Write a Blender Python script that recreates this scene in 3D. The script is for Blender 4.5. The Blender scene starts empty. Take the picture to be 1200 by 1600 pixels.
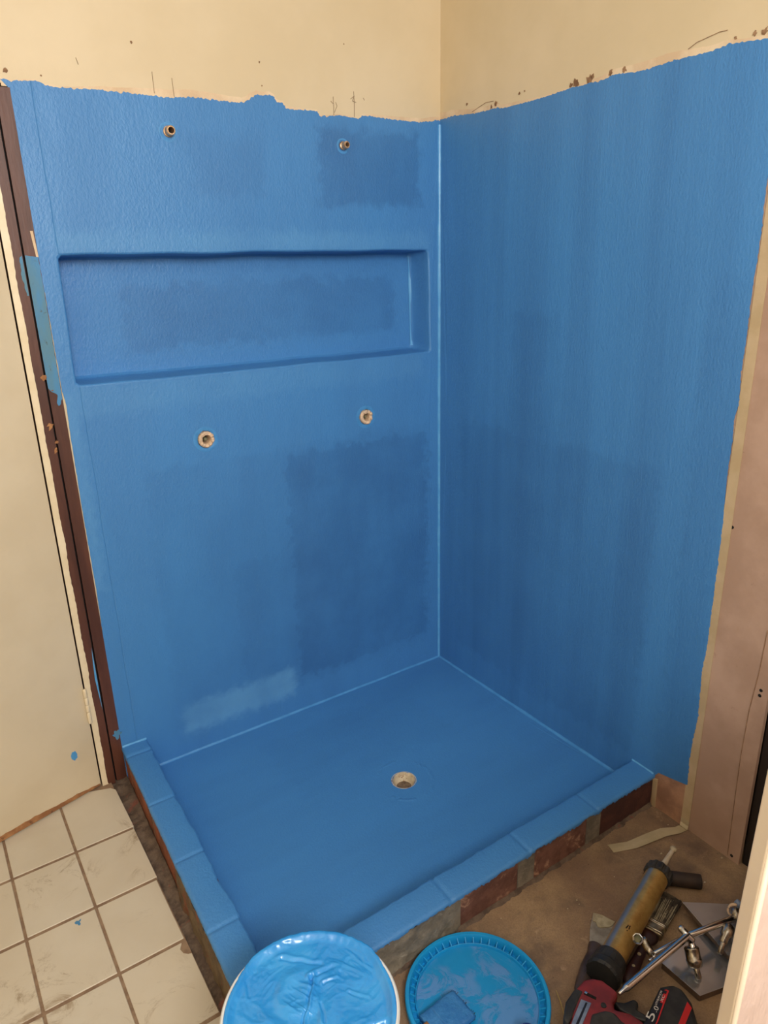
import bpy, bmesh, math, random
from mathutils import Vector, Matrix, noise
from mathutils.geometry import delaunay_2d_cdt
random.seed(7)
SC = bpy.context.scene
COL = SC.collection
R = math.radians
# ---------------------------------------------------------------- camera
CP = Vector((-1.52398184, -1.92613038, 1.44224518)); FPX = 1123.07
CR = Vector((0.82748978, -0.56099623, -0.02332142)); CU = Vector((0.20186422, 0.25848499, 0.94468849)); CF = Vector((0.52393845, 0.78642783, -0.32713876))
cam = bpy.data.objects.new('camera', bpy.data.cameras.new('camera'))
cam.matrix_world = Matrix(((CR.x, CU.x, -CF.x, CP.x), (CR.y, CU.y, -CF.y, CP.y), (CR.z, CU.z, -CF.z, CP.z), (0, 0, 0, 1)))
cam.data.sensor_fit = 'HORIZONTAL'; cam.data.sensor_width = 36; cam.data.lens = FPX / 1200 * 36
cam.data.clip_start = 0.02
COL.objects.link(cam); SC.camera = cam
# ---------------------------------------------------------------- light
w = bpy.data.worlds.new('sky'); SC.world = w; w.use_nodes = True
w.node_tree.nodes['Background'].inputs[0].default_value = (0.75, 0.85, 1.0, 1)
w.node_tree.nodes['Background'].inputs[1].default_value = 0.6
SC.view_settings.view_transform = 'Standard'; SC.view_settings.look = 'None'
SC.view_settings.gamma = 1.0; SC.view_settings.use_curve_mapping = False
SC.view_settings.exposure = 0.0
# daylight coming in at the window behind the photographer
WIN = (-2.0, -0.95, 1.72, 2.32)        # x0 x1 z0 z1 of the window opening in the wall y=-2.8
la = bpy.data.lights.new('window_daylight', 'AREA'); la.shape = 'RECTANGLE'
la.size = WIN[1] - WIN[0]; la.size_y = WIN[3] - WIN[2]; la.energy = 55; la.color = (1.0, 0.97, 0.93)
lo = bpy.data.objects.new('window_daylight', la); lo.location = ((WIN[0] + WIN[1]) / 2, -2.77, (WIN[2] + WIN[3]) / 2)
lo.rotation_euler = (R(90), 0, 0); COL.objects.link(lo)
ls = bpy.data.lights.new('sun', 'SUN'); ls.energy = 4; ls.angle = R(0.6); ls.color = (1, 0.93, 0.82)
so = bpy.data.objects.new('sun', ls); so.rotation_euler = Vector((-1.0, -1.0, 1.41)).to_track_quat('Z', 'Y').to_euler()
so.location = (-3, -6, 5); COL.objects.link(so)

# ---------------------------------------------------------------- points: pixel of the photograph -> point on a real plane
SK = 0.02984494                      # the room is a little out of square
def ray(x, y): return CF + CR * ((x - 600) / FPX) - CU * ((y - 800) / FPX)
def pz(x, y, z=0.0):
    d = ray(x, y); return CP + d * ((z - CP.z) / d.z)
def py(x, y, c=0.0):
    d = ray(x, y); return CP + d * ((c - CP.y) / d.y)
def px(x, y, c=0.0):
    d = ray(x, y); return CP + d * ((c + SK * CP.y - CP.x) / (d.x - SK * d.y))
def sh(x, y, z): return Vector((x + SK * y, y, z))

# ---------------------------------------------------------------- object helpers
def link(name, me, parent=None, label=None, cat=None, group=None, kind=None):
    o = bpy.data.objects.new(name, me); COL.objects.link(o)
    if parent is not None: o.parent = parent
    if label: o['label'] = label
    if cat: o['category'] = cat
    if group: o['group'] = group
    if kind: o['kind'] = kind
    return o
def thing(name, label, cat, loc=(0, 0, 0), group=None):
    o = link(name, None, None, label, cat, group); o.location = loc; return o
def build(name, bm, mat, parent=None, smooth=False, bevel=0, seg=2, **k):
    bmesh.ops.recalc_face_normals(bm, faces=bm.faces)
    me = bpy.data.meshes.new(name); bm.to_mesh(me); bm.free()
    for m in (mat if isinstance(mat, (list, tuple)) else [mat]): me.materials.append(m)
    if smooth:
        for p in me.polygons: p.use_smooth = True
    o = link(name, me, parent, **k)
    if parent is not None:
        o.matrix_parent_inverse = Matrix.Translation(parent.location).inverted()
    if bevel:
        b = o.modifiers.new('b', 'BEVEL'); b.width = bevel; b.segments = seg; b.limit_method = 'ANGLE'; b.angle_limit = R(35)
    return o
def nz(*a, s=1.0): return noise.noise(Vector(a) * s)
def box(bm, x0, x1, y0, y1, z0, z1, f=None):
    vs = [bm.verts.new((f(x, y, z) if f else (x, y, z))) for x in (x0, x1) for y in (y0, y1) for z in (z0, z1)]
    for q in ((0, 1, 3, 2), (4, 6, 7, 5), (0, 4, 5, 1), (2, 3, 7, 6), (0, 2, 6, 4), (1, 5, 7, 3)):
        bm.faces.new([vs[i] for i in q])
    return vs
def basis(d):
    d = Vector(d).normalized(); a = Vector((0, 0, 1)) if abs(d.z) < .9 else Vector((1, 0, 0))
    u = d.cross(a).normalized(); return u, d.cross(u).normalized(), d
def tube(bm, pts, rad, n=16, cap=True, flat=1.0):
    """swept tube; rad number or list; flat squashes along the second axis"""
    pts = [Vector(p) for p in pts]; rings = []
    if not isinstance(rad, (list, tuple)): rad = [rad] * len(pts)
    for i, p in enumerate(pts):
        d = pts[min(i + 1, len(pts) - 1)] - pts[max(i - 1, 0)]
        u, v, _ = basis(d)
        rings.append([bm.verts.new(p + (u * math.cos(2 * math.pi * k / n) + v * math.sin(2 * math.pi * k / n) * flat) * rad[i]) for k in range(n)])
    for a, b in zip(rings, rings[1:]):
        for k in range(n): bm.faces.new((a[k], a[(k + 1) % n], b[(k + 1) % n], b[k]))
    if cap:
        bm.faces.new(rings[0][::-1]); bm.faces.new(rings[-1])
    return rings
def lathe(bm, prof, c, axis=(0, 0, 1), n=48, wob=None):
    u, v, d = basis(axis); c = Vector(c); rings = []
    for (r, h) in prof:
        if r < 1e-6: rings.append([bm.verts.new(c + d * h)])
        else: rings.append([bm.verts.new(c + d * h + (u * math.cos(2 * math.pi * k / n) + v * math.sin(2 * math.pi * k / n)) * (r + (wob(k, r, h) if wob else 0))) for k in range(n)])
    for a, b in zip(rings, rings[1:]):
        for k in range(n):
            k2 = (k + 1) % n
            if len(a) == 1 and len(b) == 1: continue
            if len(a) == 1: bm.faces.new((a[0], b[k2], b[k]))
            elif len(b) == 1: bm.faces.new((a[k], a[k2], b[0]))
            else: bm.faces.new((a[k], a[k2], b[k2], b[k]))
def inpoly(p, poly):
    x, y = p; c = False; j = len(poly) - 1
    for i in range(len(poly)):
        xi, yi = poly[i]; xj, yj = poly[j]
        if (yi > y) != (yj > y) and x < (xj - xi) * (y - yi) / (yj - yi) + xi: c = not c
        j = i
    return c
def slab(bm, outer, holes, fmap, t, extra=()):
    """flat plate with holes: outer/holes 2D outlines, fmap(u,v,depth)->3D, thickness t (depth 0 is the front)"""
    pts = []; ed = []
    for loop in [outer] + list(holes):
        b = len(pts); n = len(loop); pts += [Vector((q[0], q[1])) for q in loop]; ed += [(b + i, b + (i + 1) % n) for i in range(n)]
    pts += [Vector(q) for q in extra]
    vo, eo, fo, *_ = delaunay_2d_cdt(pts, ed, [], 0, 1e-6)
    keep = []
    for f in fo:
        c = sum((vo[i] for i in f), Vector((0, 0))) / len(f)
        if inpoly(c, outer) and not any(inpoly(c, h) for h in holes): keep.append(f)
    used = sorted({i for f in keep for i in f})
    F = {i: bm.verts.new(fmap(vo[i].x, vo[i].y, 0)) for i in used}
    if t: B = {i: bm.verts.new(fmap(vo[i].x, vo[i].y, t)) for i in used}
    cnt = {}
    for f in keep:
        bm.faces.new([F[i] for i in f])
        if t: bm.faces.new([B[i] for i in reversed(f)])
        for a, b in zip(f, list(f[1:]) + [f[0]]): cnt[(a, b)] = 1
    if t:
        for (a, b) in cnt:
            if (b, a) not in cnt: bm.faces.new((F[b], F[a], B[a], B[b]))
def circ(cx, cy, r, n=24, wob=0, seed=0):
    return [(cx + (r + wob * nz(math.cos(2 * math.pi * k / n) * 1.7 + seed, math.sin(2 * math.pi * k / n) * 1.7, seed)) * math.cos(2 * math.pi * k / n),
             cy + (r + wob * nz(math.cos(2 * math.pi * k / n) * 1.7 + seed, math.sin(2 * math.pi * k / n) * 1.7, seed)) * math.sin(2 * math.pi * k / n)) for k in range(n)]
def rag(pts, step=.004, amp=.0015, s=90, amp2=.0, s2=400, seed=0.0):
    """resample a polyline and roughen it"""
    out = []
    for a, b in zip(pts, pts[1:]):
        a = Vector(a); b = Vector(b); L = (b - a).length; n = max(1, int(L / step)); nrm = Vector((-(b - a).y, (b - a).x)).normalized() if L else Vector((0, 0))
        for i in range(n):
            p = a.lerp(b, i / n); q = p + nrm * (amp * nz(p.x + seed, p.y, 1.3, s=s) * 1.6 + amp2 * nz(p.x, p.y + seed, 4.1, s=s2) * 1.6)
            out.append((q.x, q.y))
    out.append(tuple(pts[-1])); return out

# ---------------------------------------------------------------- materials
def lin(c):
    return tuple(((v / 255) / 12.92 if v / 255 < .04045 else (((v / 255) + .055) / 1.055) ** 2.4) for v in c) + (1,)
class NT:
    def __init__(s, name):
        s.m = bpy.data.materials.new(name); s.m.use_nodes = True; s.t = s.m.node_tree; s.b = s.t.nodes['Principled BSDF']
        s.co = s.t.nodes.new('ShaderNodeTexCoord').outputs['Object']
    def n(s, ty, **k):
        o = s.t.nodes.new(ty)
        for a, v in k.items(): setattr(o, a, v)
        return o
    def l(s, a, b): s.t.links.new(a, b)
    def put(s, sock, v):
        if hasattr(v, 'links'): s.l(v, sock)
        else: sock.default_value = v
    def math(s, op, a, b=0.0, c=None, clamp=False):
        o = s.n('ShaderNodeMath', operation=op, use_clamp=clamp); s.put(o.inputs[0], a); s.put(o.inputs[1], b)
        if c is not None: s.put(o.inputs[2], c)
        return o.outputs[0]
    def noise(s, scale, detail=4, rough=.55, vec=None, stretch=None, dist=0):
        v = vec or s.co
        if stretch:
            mp = s.n('ShaderNodeMapping'); mp.inputs['Scale'].default_value = stretch; s.l(v, mp.inputs[0]); v = mp.outputs[0]
        o = s.n('ShaderNodeTexNoise'); o.inputs['Scale'].default_value = scale; o.inputs['Detail'].default_value = detail
        o.inputs['Roughness'].default_value = rough; o.inputs['Distortion'].default_value = dist; s.l(v, o.inputs['Vector']); return o.outputs['Fac']
    def ramp(s, f, lo, hi):
        o = s.n('ShaderNodeMapRange'); o.interpolation_type = 'SMOOTHSTEP'; s.put(o.inputs[0], f); o.inputs[1].default_value = lo; o.inputs[2].default_value = hi; return o.outputs[0]
    def mix(s, f, a, b):
        o = s.n('ShaderNodeMix', data_type='RGBA'); s.put(o.inputs[0], f); s.put(o.inputs[6], a); s.put(o.inputs[7], b); return o.outputs[2]
    def bump(s, h, strength, dist, normal=None):
        o = s.n('ShaderNodeBump'); o.inputs['Strength'].default_value = strength; o.inputs['Distance'].default_value = dist; s.put(o.inputs['Height'], h)
        if normal is not None: s.l(normal, o.inputs['Normal'])
        return o.outputs[0]
    def axes(s):
        o = s.n('ShaderNodeSeparateXYZ'); s.l(s.co, o.inputs[0]); return o.outputs
    def fin(s, col, rough, normal=None, metal=0, spec=None, coat=0):
        s.put(s.b.inputs['Base Color'], col); s.put(s.b.inputs['Roughness'], rough); s.b.inputs['Metallic'].default_value = metal
        if normal is not None: s.l(normal, s.b.inputs['Normal'])
        if spec is not None: s.b.inputs['Specular IOR Level'].default_value = spec
        if coat: s.b.inputs['Coat Weight'].default_value = coat; s.b.inputs['Coat Roughness'].default_value = .12
        return s.m
def simple(name, c1, c2=None, rough=.6, scale=20, lo=.35, hi=.65, bs=150, bump=.3, bd=.001, metal=0, coat=0, spec=None, stretch=None, c3=None, s3=8, lo3=.6, hi3=.7, det=5):
    t = NT(name); col = lin(c1)
    if c2: col = t.mix(t.ramp(t.noise(scale, det, .6, stretch=stretch), lo, hi), lin(c1), lin(c2))
    if c3: col = t.mix(t.ramp(t.noise(s3, 6, .65, dist=.4), lo3, hi3), col, lin(c3))
    nrm = t.bump(t.noise(bs, 4, .6, stretch=stretch), bump, bd) if bump else None
    return t.fin(col, rough, nrm, metal, spec, coat)
def masks(t, A, B, rects, soft=.018, wob=.03, ws=34, mod=True):
    """union of soft-edged hand-brushed rectangles (a0,a1,b0,b1,strength) over axes A,B"""
    tot = None
    na = t.math('MULTIPLY', t.math('SUBTRACT', t.noise(ws, 3), .5), wob * 3); nb = t.math('MULTIPLY', t.math('SUBTRACT', t.noise(ws * .8, 3, dist=.3), .5), wob * 3)
    a = t.math('ADD', A, na); b = t.math('ADD', B, nb)
    for (a0, a1, b0, b1, st) in rects:
        m = t.math('MULTIPLY', t.math('MULTIPLY', t.ramp(a, a0 - soft, a0 + soft), t.ramp(a, a1 + soft, a1 - soft)),
                   t.math('MULTIPLY', t.ramp(b, b0 - soft, b0 + soft), t.ramp(b, b1 + soft, b1 - soft)))
        m = t.math('MULTIPLY', m, st); tot = m if tot is None else t.math('MAXIMUM', tot, m)
    return t.math('MULTIPLY', tot, t.math('ADD', t.math('MULTIPLY', t.ramp(t.noise(4.5, 4, .6), .3, .65), .55), .45)) if mod else tot
BL = (70, 134, 195); BD = (51, 103, 160); BH = (106, 168, 214)
def blue(name, ax, rects, light=(), streak=(1, 1, 1), rough=.42, amp=.35, groove=None, stip=1.0, ring=None, spots=()):
    t = NT(name); X = t.axes(); A, B = X[ax[0]], X[ax[1]]
    f = masks(t, A, B, rects) if rects else 0.0
    st = t.ramp(t.noise(5, 5, .6, stretch=streak), .3, .75)
    f = t.math('ADD', f, t.math('MULTIPLY', st, amp), clamp=True)
    col = t.mix(f, lin(BL), lin(BD))
    if light: col = t.mix(masks(t, A, B, light, .02, .02, 40), col, lin(BH))
    fine = t.noise(430, 3, .6); col = t.mix(t.math('MULTIPLY', t.ramp(fine, .5, .8), .22), col, lin(BH))
    h = t.math('MULTIPLY', t.noise(190, 3, .5, stretch=(1, 1, .6)), stip * 1.5)
    h = t.math('ADD', h, t.math('MULTIPLY', t.noise(60, 4, .6, stretch=streak), .9))
    if groove is not None:
        g = t.math('ABSOLUTE', t.math('SUBTRACT', t.math('ADD', A, t.math('MULTIPLY', t.noise(6, 2), .012)), groove + .006)); h = t.math('ADD', h, t.math('MULTIPLY', t.ramp(g, 0, .0022), 2.0))
    if ring is not None:
        d = t.n('ShaderNodeVectorMath', operation='DISTANCE'); t.l(t.co, d.inputs[0]); d.inputs[1].default_value = ring[0]
        g = t.math('ABSOLUTE', t.math('SUBTRACT', t.math('ADD', d.outputs['Value'], t.math('MULTIPLY', t.noise(9, 4), .05)), ring[1] + .025))
        h = t.math('ADD', h, t.math('MULTIPLY', t.math('MULTIPLY', t.ramp(g, .009, 0), t.ramp(t.noise(24, 3), .45, .6)), 1.6))
    n = t.bump(h, .42, .002)
    return t.fin(col, t.math('ADD', rough, t.math('MULTIPLY', st, .12)), n, spec=.5)

M = {}
M['cream'] = simple('cream_wall_paint', (219, 201, 168), (212, 193, 158), .62, 2.2, bs=220, bump=.12, c3=(190, 160, 120), s3=9, lo3=.7, hi3=.82)
M['creamr'] = simple('cream_wall_paint_right', (220, 201, 167), (211, 192, 156), .62, 2.2, bs=220, bump=.12, c3=(190, 160, 120), s3=9, lo3=.7, hi3=.82)
M['plaster'] = simple('bare_plaster', (228, 206, 174), (212, 184, 150), .85, 12, bs=300, bump=.5, c3=(168, 134, 104), s3=26, lo3=.66, hi3=.74)
M['chip'] = simple('chipped_brown', (158, 124, 92), (118, 86, 60), .9, 60, bs=300, bump=.6)
M['pencil'] = simple('pencil_grey', (140, 116, 88), rough=.8, bump=0)
M['board'] = simple('fibre_cement_board', (188, 156, 134), (172, 140, 118), .75, 6, bs=400, bump=.15, c3=(152, 122, 102), s3=45, lo3=.63, hi3=.8)
M['boardlow'] = simple('damp_board', (186, 142, 112), (150, 112, 90), .75, 14, bs=400, bump=.15)
M['tape'] = simple('masking_tape', (196, 172, 136), (184, 160, 122), .6, 12, bs=500, bump=.25)
M['tapef'] = simple('masking_tape_loose', (190, 172, 138), (176, 158, 122), .6, 12, bs=500, bump=.25)
M['post'] = simple('brown_painted_timber', (92, 54, 40), (72, 40, 30), .48, 20, bs=120, bump=.5, stretch=(1, 1, .15), c3=(150, 112, 78), s3=38, lo3=.71, hi3=.75)
M['oldblue'] = simple('old_blue_smear', (84, 128, 148), (66, 132, 180), .6, 18, bs=200, bump=.5, stretch=(1, 1, .3), c3=(70, 84, 84), s3=26, lo3=.6, hi3=.7)
M['black'] = simple('black_gap', (10, 8, 7), rough=.9, bump=0)
M['dcream'] = simple('cream_door_paint', (214, 199, 170), (206, 190, 160), .42, 3, bs=160, bump=.1, c3=(186, 164, 130), s3=30, lo3=.74, hi3=.8)
M['dstrip'] = simple('cream_gloss_paint', (232, 216, 184), (222, 204, 168), .4, 12, bs=160, bump=.2)
M['rawwood'] = simple('raw_chipped_wood', (178, 128, 82), (142, 96, 60), .85, 30, bs=180, bump=.8, c3=(104, 70, 46), s3=60, lo3=.6, hi3=.7)
M['brick'] = simple('red_brick', (128, 88, 72), (102, 66, 54), .85, 30, bs=160, bump=.8, bd=.002, c3=(190, 148, 118), s3=26, lo3=.54, hi3=.70)
M['brickdark'] = simple('maroon_brick', (92, 54, 44), (72, 42, 36), .85, 24, bs=160, bump=.5, bd=.002)
M['brickor'] = simple('orange_brick', (160, 90, 58), (114, 68, 48), .85, 20, bs=160, bump=.8, bd=.002, c3=(92, 72, 56), s3=22, lo3=.58, hi3=.7)
M['mortar'] = simple('grey_mortar', (142, 132, 114), (110, 102, 88), .92, 24, bs=110, bump=.9, bd=.003, c3=(180, 170, 150), s3=30, lo3=.6, hi3=.75)
M['mortard'] = simple('dark_mortar_bed', (112, 94, 78), (84, 68, 56), .95, 34, bs=140, bump=1, bd=.003, c3=(128, 76, 62), s3=26, lo3=.58, hi3=.68)
M['copper'] = simple('copper_pipe', (196, 116, 74), (150, 80, 50), .3, 30, metal=1, bump=0)
M['brass'] = simple('brass', (196, 158, 96), (164, 124, 74), .35, 40, metal=1, bump=.1)
M['oldmetal'] = simple('aged_brass', (150, 136, 100), (120, 128, 104), .5, 60, bump=.3, metal=.4)
M['stub'] = simple('dull_bronze', (228, 190, 150), (176, 140, 108), .4, 60, metal=.7, bump=.2)
M['shroud'] = simple('torn_beige_plastic', (226, 196, 164), (204, 176, 148), .6, 60, bs=200, bump=.5, c3=(176, 150, 110), s3=40, lo3=.6, hi3=.7)
M['draincup'] = simple('cream_drain_pipe', (212, 196, 166), (190, 172, 142), .6, 50, bs=200, bump=.4, c3=(140, 92, 62), s3=60, lo3=.6, hi3=.64)
M['drainmud'] = simple('drain_mud', (128, 106, 84), (96, 78, 62), .8, 60, bump=.5)
M['white'] = simple('white_bucket_plastic', (228, 228, 224), (216, 216, 212), .35, 8, bump=.05)
M['lid'] = simple('cyan_plastic_lid', (28, 156, 218), (22, 144, 206), .38, 8, bump=.05)
M['chrome'] = simple('chrome', (214, 214, 212), None, .12, bump=0, metal=1)
M['chromed'] = simple('dull_chrome', (190, 182, 168), (140, 130, 114), .24, 90, bs=400, bump=.3, metal=1)
M['plate'] = simple('polished_plate', (196, 202, 210), (170, 174, 180), .16, 9, bs=30, bump=.03, metal=.8)
M['plateedge'] = simple('brown_plate_edge', (112, 92, 74), (90, 72, 58), .6, 30, bump=.3)
M['rubber'] = simple('black_rubber', (46, 44, 42), (62, 60, 56), .62, 40, bs=300, bump=.4, c3=(100, 94, 84), s3=50, lo3=.66, hi3=.8)
M['blackp'] = simple('black_plastic', (34, 35, 36), (52, 52, 50), .5, 30, bump=.2, c3=(96, 88, 78), s3=60, lo3=.68, hi3=.85)
M['redp'] = simple('red_plastic', (140, 44, 48), (112, 38, 42), .45, 24, bump=.2, c3=(120, 96, 88), s3=50, lo3=.66, hi3=.8)
M['redl'] = simple('red_print', (206, 40, 38), rough=.4, bump=0)
M['whitel'] = simple('white_print', (226, 224, 218), rough=.5, bump=0)
M['navy'] = simple('dark_label', (22, 24, 34), rough=.4, bump=0)
M['greyblue'] = simple('grey_blue_label', (128, 144, 168), (104, 118, 146), .5, 40, bump=.1)
M['nozzle'] = simple('translucent_nozzle', (216, 200, 172), (198, 180, 150), .5, 30, bump=.1)
M['bristle'] = simple('stiff_bristles', (84, 72, 56), (40, 34, 28), .8, 60, bs=300, bump=1, bd=.002, c3=(196, 180, 150), s3=60, lo3=.62, hi3=.7)
M['ferrule'] = simple('steel_ferrule', (176, 160, 128), (120, 106, 84), .32, 60, metal=.9, bump=.4)
M['handle'] = simple('dark_red_handle', (54, 26, 24), (34, 20, 20), .4, 20, bump=.1)
M['handleb'] = simple('black_handle', (84, 68, 60), (58, 46, 42), .4, 20, bump=.1, c3=(120, 110, 100), s3=50, lo3=.66, hi3=.72)
M['blade'] = simple('dirty_steel_blade', (166, 156, 140), (134, 124, 110), .5, 40, metal=.2, bump=.3)
M['driedpl'] = simple('dried_plaster', (186, 174, 144), (160, 148, 120), .9, 60, bs=160, bump=1, bd=.002)
M['darkpipe'] = simple('dark_brown_offcut', (58, 42, 32), (44, 32, 26), .7, 30, bump=.3)
M['stud'] = simple('dark_timber_stud', (40, 27, 21), (24, 17, 14), .8, 20, stretch=(1, 1, .1), bump=.4)
M['pipegrip'] = simple('smeared_grip', (72, 94, 168), (36, 62, 138), .4, 30, bump=.1, c3=(188, 148, 150), s3=24, lo3=.55, hi3=.7)
M['straw'] = simple('straw', (188, 160, 96), rough=.8, bump=0)
M['debris'] = simple('pale_debris', (206, 190, 160), (170, 150, 120), .8, 80, bump=.4)
M['doorw'] = simple('white_door_paint', (236, 212, 200), (230, 206, 194), .3, 4, bs=22, bump=.7, bd=.008, stretch=(1, 1, .4))
M['doore'] = simple('white_door_edge', (238, 222, 198), (230, 212, 188), .4, 4, bs=60, bump=.1)
M['grout'] = simple('brown_grout', (150, 124, 98), (128, 102, 80), .9, 40, bs=300, bump=.5)
# tiles: off-white glaze, muddy smears, a little different from tile to tile
t = NT('cream_floor_tile')
oi = t.n('ShaderNodeObjectInfo'); t.co = t.n('ShaderNodeNewGeometry').outputs['Position']
col = t.mix(t.ramp(t.noise(6, 4), .3, .7), lin((208, 197, 176)), lin((200, 187, 164)))
col = t.mix(t.math('MULTIPLY', oi.outputs['Random'], .35), col, lin((210, 194, 166)))
d = t.math('MULTIPLY', t.ramp(t.noise(9, 8, .78, dist=1.2), .52, .68), t.ramp(t.noise(4, 2), .42, .60)); col = t.mix(t.math('MULTIPLY', d, .8), col, lin((146, 122, 92)))
col = t.mix(t.math('MULTIPLY', t.ramp(t.noise(70, 4, .7), .72, .76), .7), col, lin((110, 88, 66)))
M['tile'] = t.fin(col, .45, t.bump(t.noise(220, 4), .12, .001))
# golden tube: bluish highlight stripe painted along one side of the metal
t = NT('gold_anodised_tube')
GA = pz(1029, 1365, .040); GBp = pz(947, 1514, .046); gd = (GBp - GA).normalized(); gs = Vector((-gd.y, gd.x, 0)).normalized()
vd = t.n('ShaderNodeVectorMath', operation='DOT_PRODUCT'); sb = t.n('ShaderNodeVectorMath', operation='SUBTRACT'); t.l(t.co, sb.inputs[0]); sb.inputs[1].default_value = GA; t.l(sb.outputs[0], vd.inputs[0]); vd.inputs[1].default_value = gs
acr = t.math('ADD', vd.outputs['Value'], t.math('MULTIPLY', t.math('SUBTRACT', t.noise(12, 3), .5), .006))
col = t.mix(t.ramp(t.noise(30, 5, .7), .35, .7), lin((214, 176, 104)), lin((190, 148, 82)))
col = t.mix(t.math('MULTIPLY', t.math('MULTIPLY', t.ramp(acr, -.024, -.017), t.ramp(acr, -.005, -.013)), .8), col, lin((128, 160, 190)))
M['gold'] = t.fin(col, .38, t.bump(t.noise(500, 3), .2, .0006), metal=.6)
# concrete: brown stained slab
t = NT('stained_concrete')
col = t.mix(t.ramp(t.noise(3.2, 7, .65, dist=.4), .36, .62), lin((172, 142, 106)), lin((136, 108, 84)))
col = t.mix(t.math('MULTIPLY', t.ramp(t.noise(5, 8, .7), .46, .72), .8), col, lin((96, 78, 66)))
col = t.mix(t.math('MULTIPLY', t.ramp(t.noise(330, 3, .7), .35, .75), .35), col, lin((92, 74, 58)))
col = t.mix(t.math('MULTIPLY', t.ramp(t.noise(26, 7, .7), .58, .74), .6), col, lin((192, 162, 128)))
col = t.mix(t.ramp(t.noise(170, 2), .74, .78), col, lin((70, 52, 40)))
M['concrete'] = t.fin(col, .8, t.bump(t.noise(180, 6, .7), .45, .0016))
# thick wet paint
t = NT('wet_blue_paint')
M['wet'] = t.fin(t.mix(t.ramp(t.noise(14, 3), .35, .7), lin((46, 146, 222)), lin((60, 160, 230))), .17, t.bump(t.noise(55, 5, .6, dist=1.0), .35, .003), coat=.5)
M['wetd'] = simple('tacky_blue_paint', (46, 112, 176), (60, 128, 188), .4, 40, bs=70, bump=.9, bd=.003)
# paint scum on the lid
t = NT('smeared_lid_disc')
m = t.math('MULTIPLY', t.ramp(t.noise(13, 7, .75, dist=1.0), .45, .53), t.ramp(t.noise(7, 3), .36, .46))
col = t.mix(m, lin((22, 140, 200)), lin((86, 142, 200)))
M['liddisc'] = t.fin(col, .4, t.bump(t.math('ADD', m, t.math('MULTIPLY', t.noise(70, 4), .4)), .35, .002))

# coats of blue membrane
M['b_back'] = blue('blue_membrane_back', (0, 2),
    [(-1.02, -.075, .1, .92, .22), (-.60, -.06, .12, .90, .62), (-.43, -.085, 1.60, 1.80, .6), (-.80, -.60, 1.62, 1.76, .2), (-.80, -.3, .16, .6, .35)],
    [(-1.19, -1.165, .62, 1.16, .3), (-1.0, -.62, .07, .17, .6), (-1.16, -.05, 1.48, 1.53, .25), (-1.19, -.075, 1.09, 1.165, .15)], streak=(1, 1, .3), groove=-1.147, amp=.28)
M['b_niche'] = blue('blue_membrane_niche', (0, 2), [(-.99, -.12, 1.232, 1.40, .5), (-1.16, -.05, 1.45, 1.5, .3)], streak=(.4, 1, 1), amp=.2)
M['b_right'] = blue('blue_membrane_right', (1, 2), [(-.9, -.12, .12, .95, .3), (-1.08, -.98, .12, 1.4, .25), (-.55, -.35, .1, 1.3, .2)], streak=(1, 1.6, .12), amp=.42)
M['b_floor'] = blue('blue_membrane_floor', (0, 1), [(-.8, -.25, -.4, -.1, .12)], streak=(.25, 1, 1), amp=.3, ring=((-.524, -.496, 0), .085), rough=.36, stip=.7)
M['b_kerb'] = blue('blue_membrane_kerb', (0, 1), [], streak=(1, 1, 1), amp=.15, rough=.42)
M['b_ring'] = simple('blue_ring', (76, 147, 206), (66, 136, 196), .4, 20, bs=90, bump=.6, bd=.002)
M['b_bead2'] = simple('blue_floor_bead', (82, 152, 210), (70, 140, 200), .32, 20, bs=120, bump=.2)
M['b_bead'] = simple('blue_bead', (98, 168, 218), (80, 154, 210), .28, 20, bs=120, bump=.15)

# ================================================================ SETTING
ZC = 0.008                                   # bare slab / tiles outside the shower
YI, YO, HH, LX, WX = -.909, -.9813, .1091, -1.1911, -1.1204     # kerb inner/outer faces, height; left kerb outer/inner
Y0, Y1 = -2.8, 0.0; XL = -2.35; ZT = 2.5
# ---- paint edges
back_top = [(0,124),(22,127),(55,126),(70,134),(95,137),(130,139),(160,141),(180,144),(210,147),(240,150),(265,153),(300,152),(340,157),(378,161),(385,158),(392,152),(400,148),(410,150),(420,148),(428,152),(432,160),(442,162),(446,170),(470,172),(495,174),(498,181),(510,182),(530,180),(545,183),(560,187),(565,181),(580,182),(600,185),(620,188),(640,190),(660,191),(675,189),(689,188)]
back_left = [(13,137),(41,300),(50,358),(47,361),(59,402),(74,480),(88,560),(97,612),(103,630),(109,675),(129,800),(151,925),(176,1100),(189,1164)]
P2 = lambda v: (v.x, v.z)
bt = [P2(py(*q)) for q in back_top]; bt[-1] = (0.0, bt[-1][1])
bl = [P2(py(*q)) for q in back_left]; bl = bl + [(-1.1915, HH - .01)]
corners = [P2(py(*q)) for q in ((90, 398), (669, 390), (672, 550), (120, 603))]     # niche TL TR BR BL
def rl(off, ny=60, nzz=18, r=.008, wob=.0016, seed=0.0):
    """rounded niche outline, offset inwards by off"""
    c = [Vector(q) for q in corners]; m = sum(c, Vector((0, 0))) / 4
    sg = [(1, -1), (-1, -1), (-1, 1), (1, 1)]
    c = [Vector((q.x + s[0] * off, q.y + s[1] * off)) for q, s in zip(c, sg)]
    out = []
    for i in range(4):
        a, b = c[i], c[(i + 1) % 4]; n = ny if i % 2 == 0 else nzz; L = (b - a).length; d = (b - a) / L; pr = (c[i - 1] - a).normalized()
        for k in range(n):
            s = r + (L - 2 * r) * k / (n - 1); p = a + d * s
            q = Vector((nz(p.x + seed, p.y, 2.0, s=7), nz(p.x, p.y + seed, 5.0, s=7))) * wob * 2
            p = p + q
            out.append((p.x, p.y))
    return out
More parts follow.
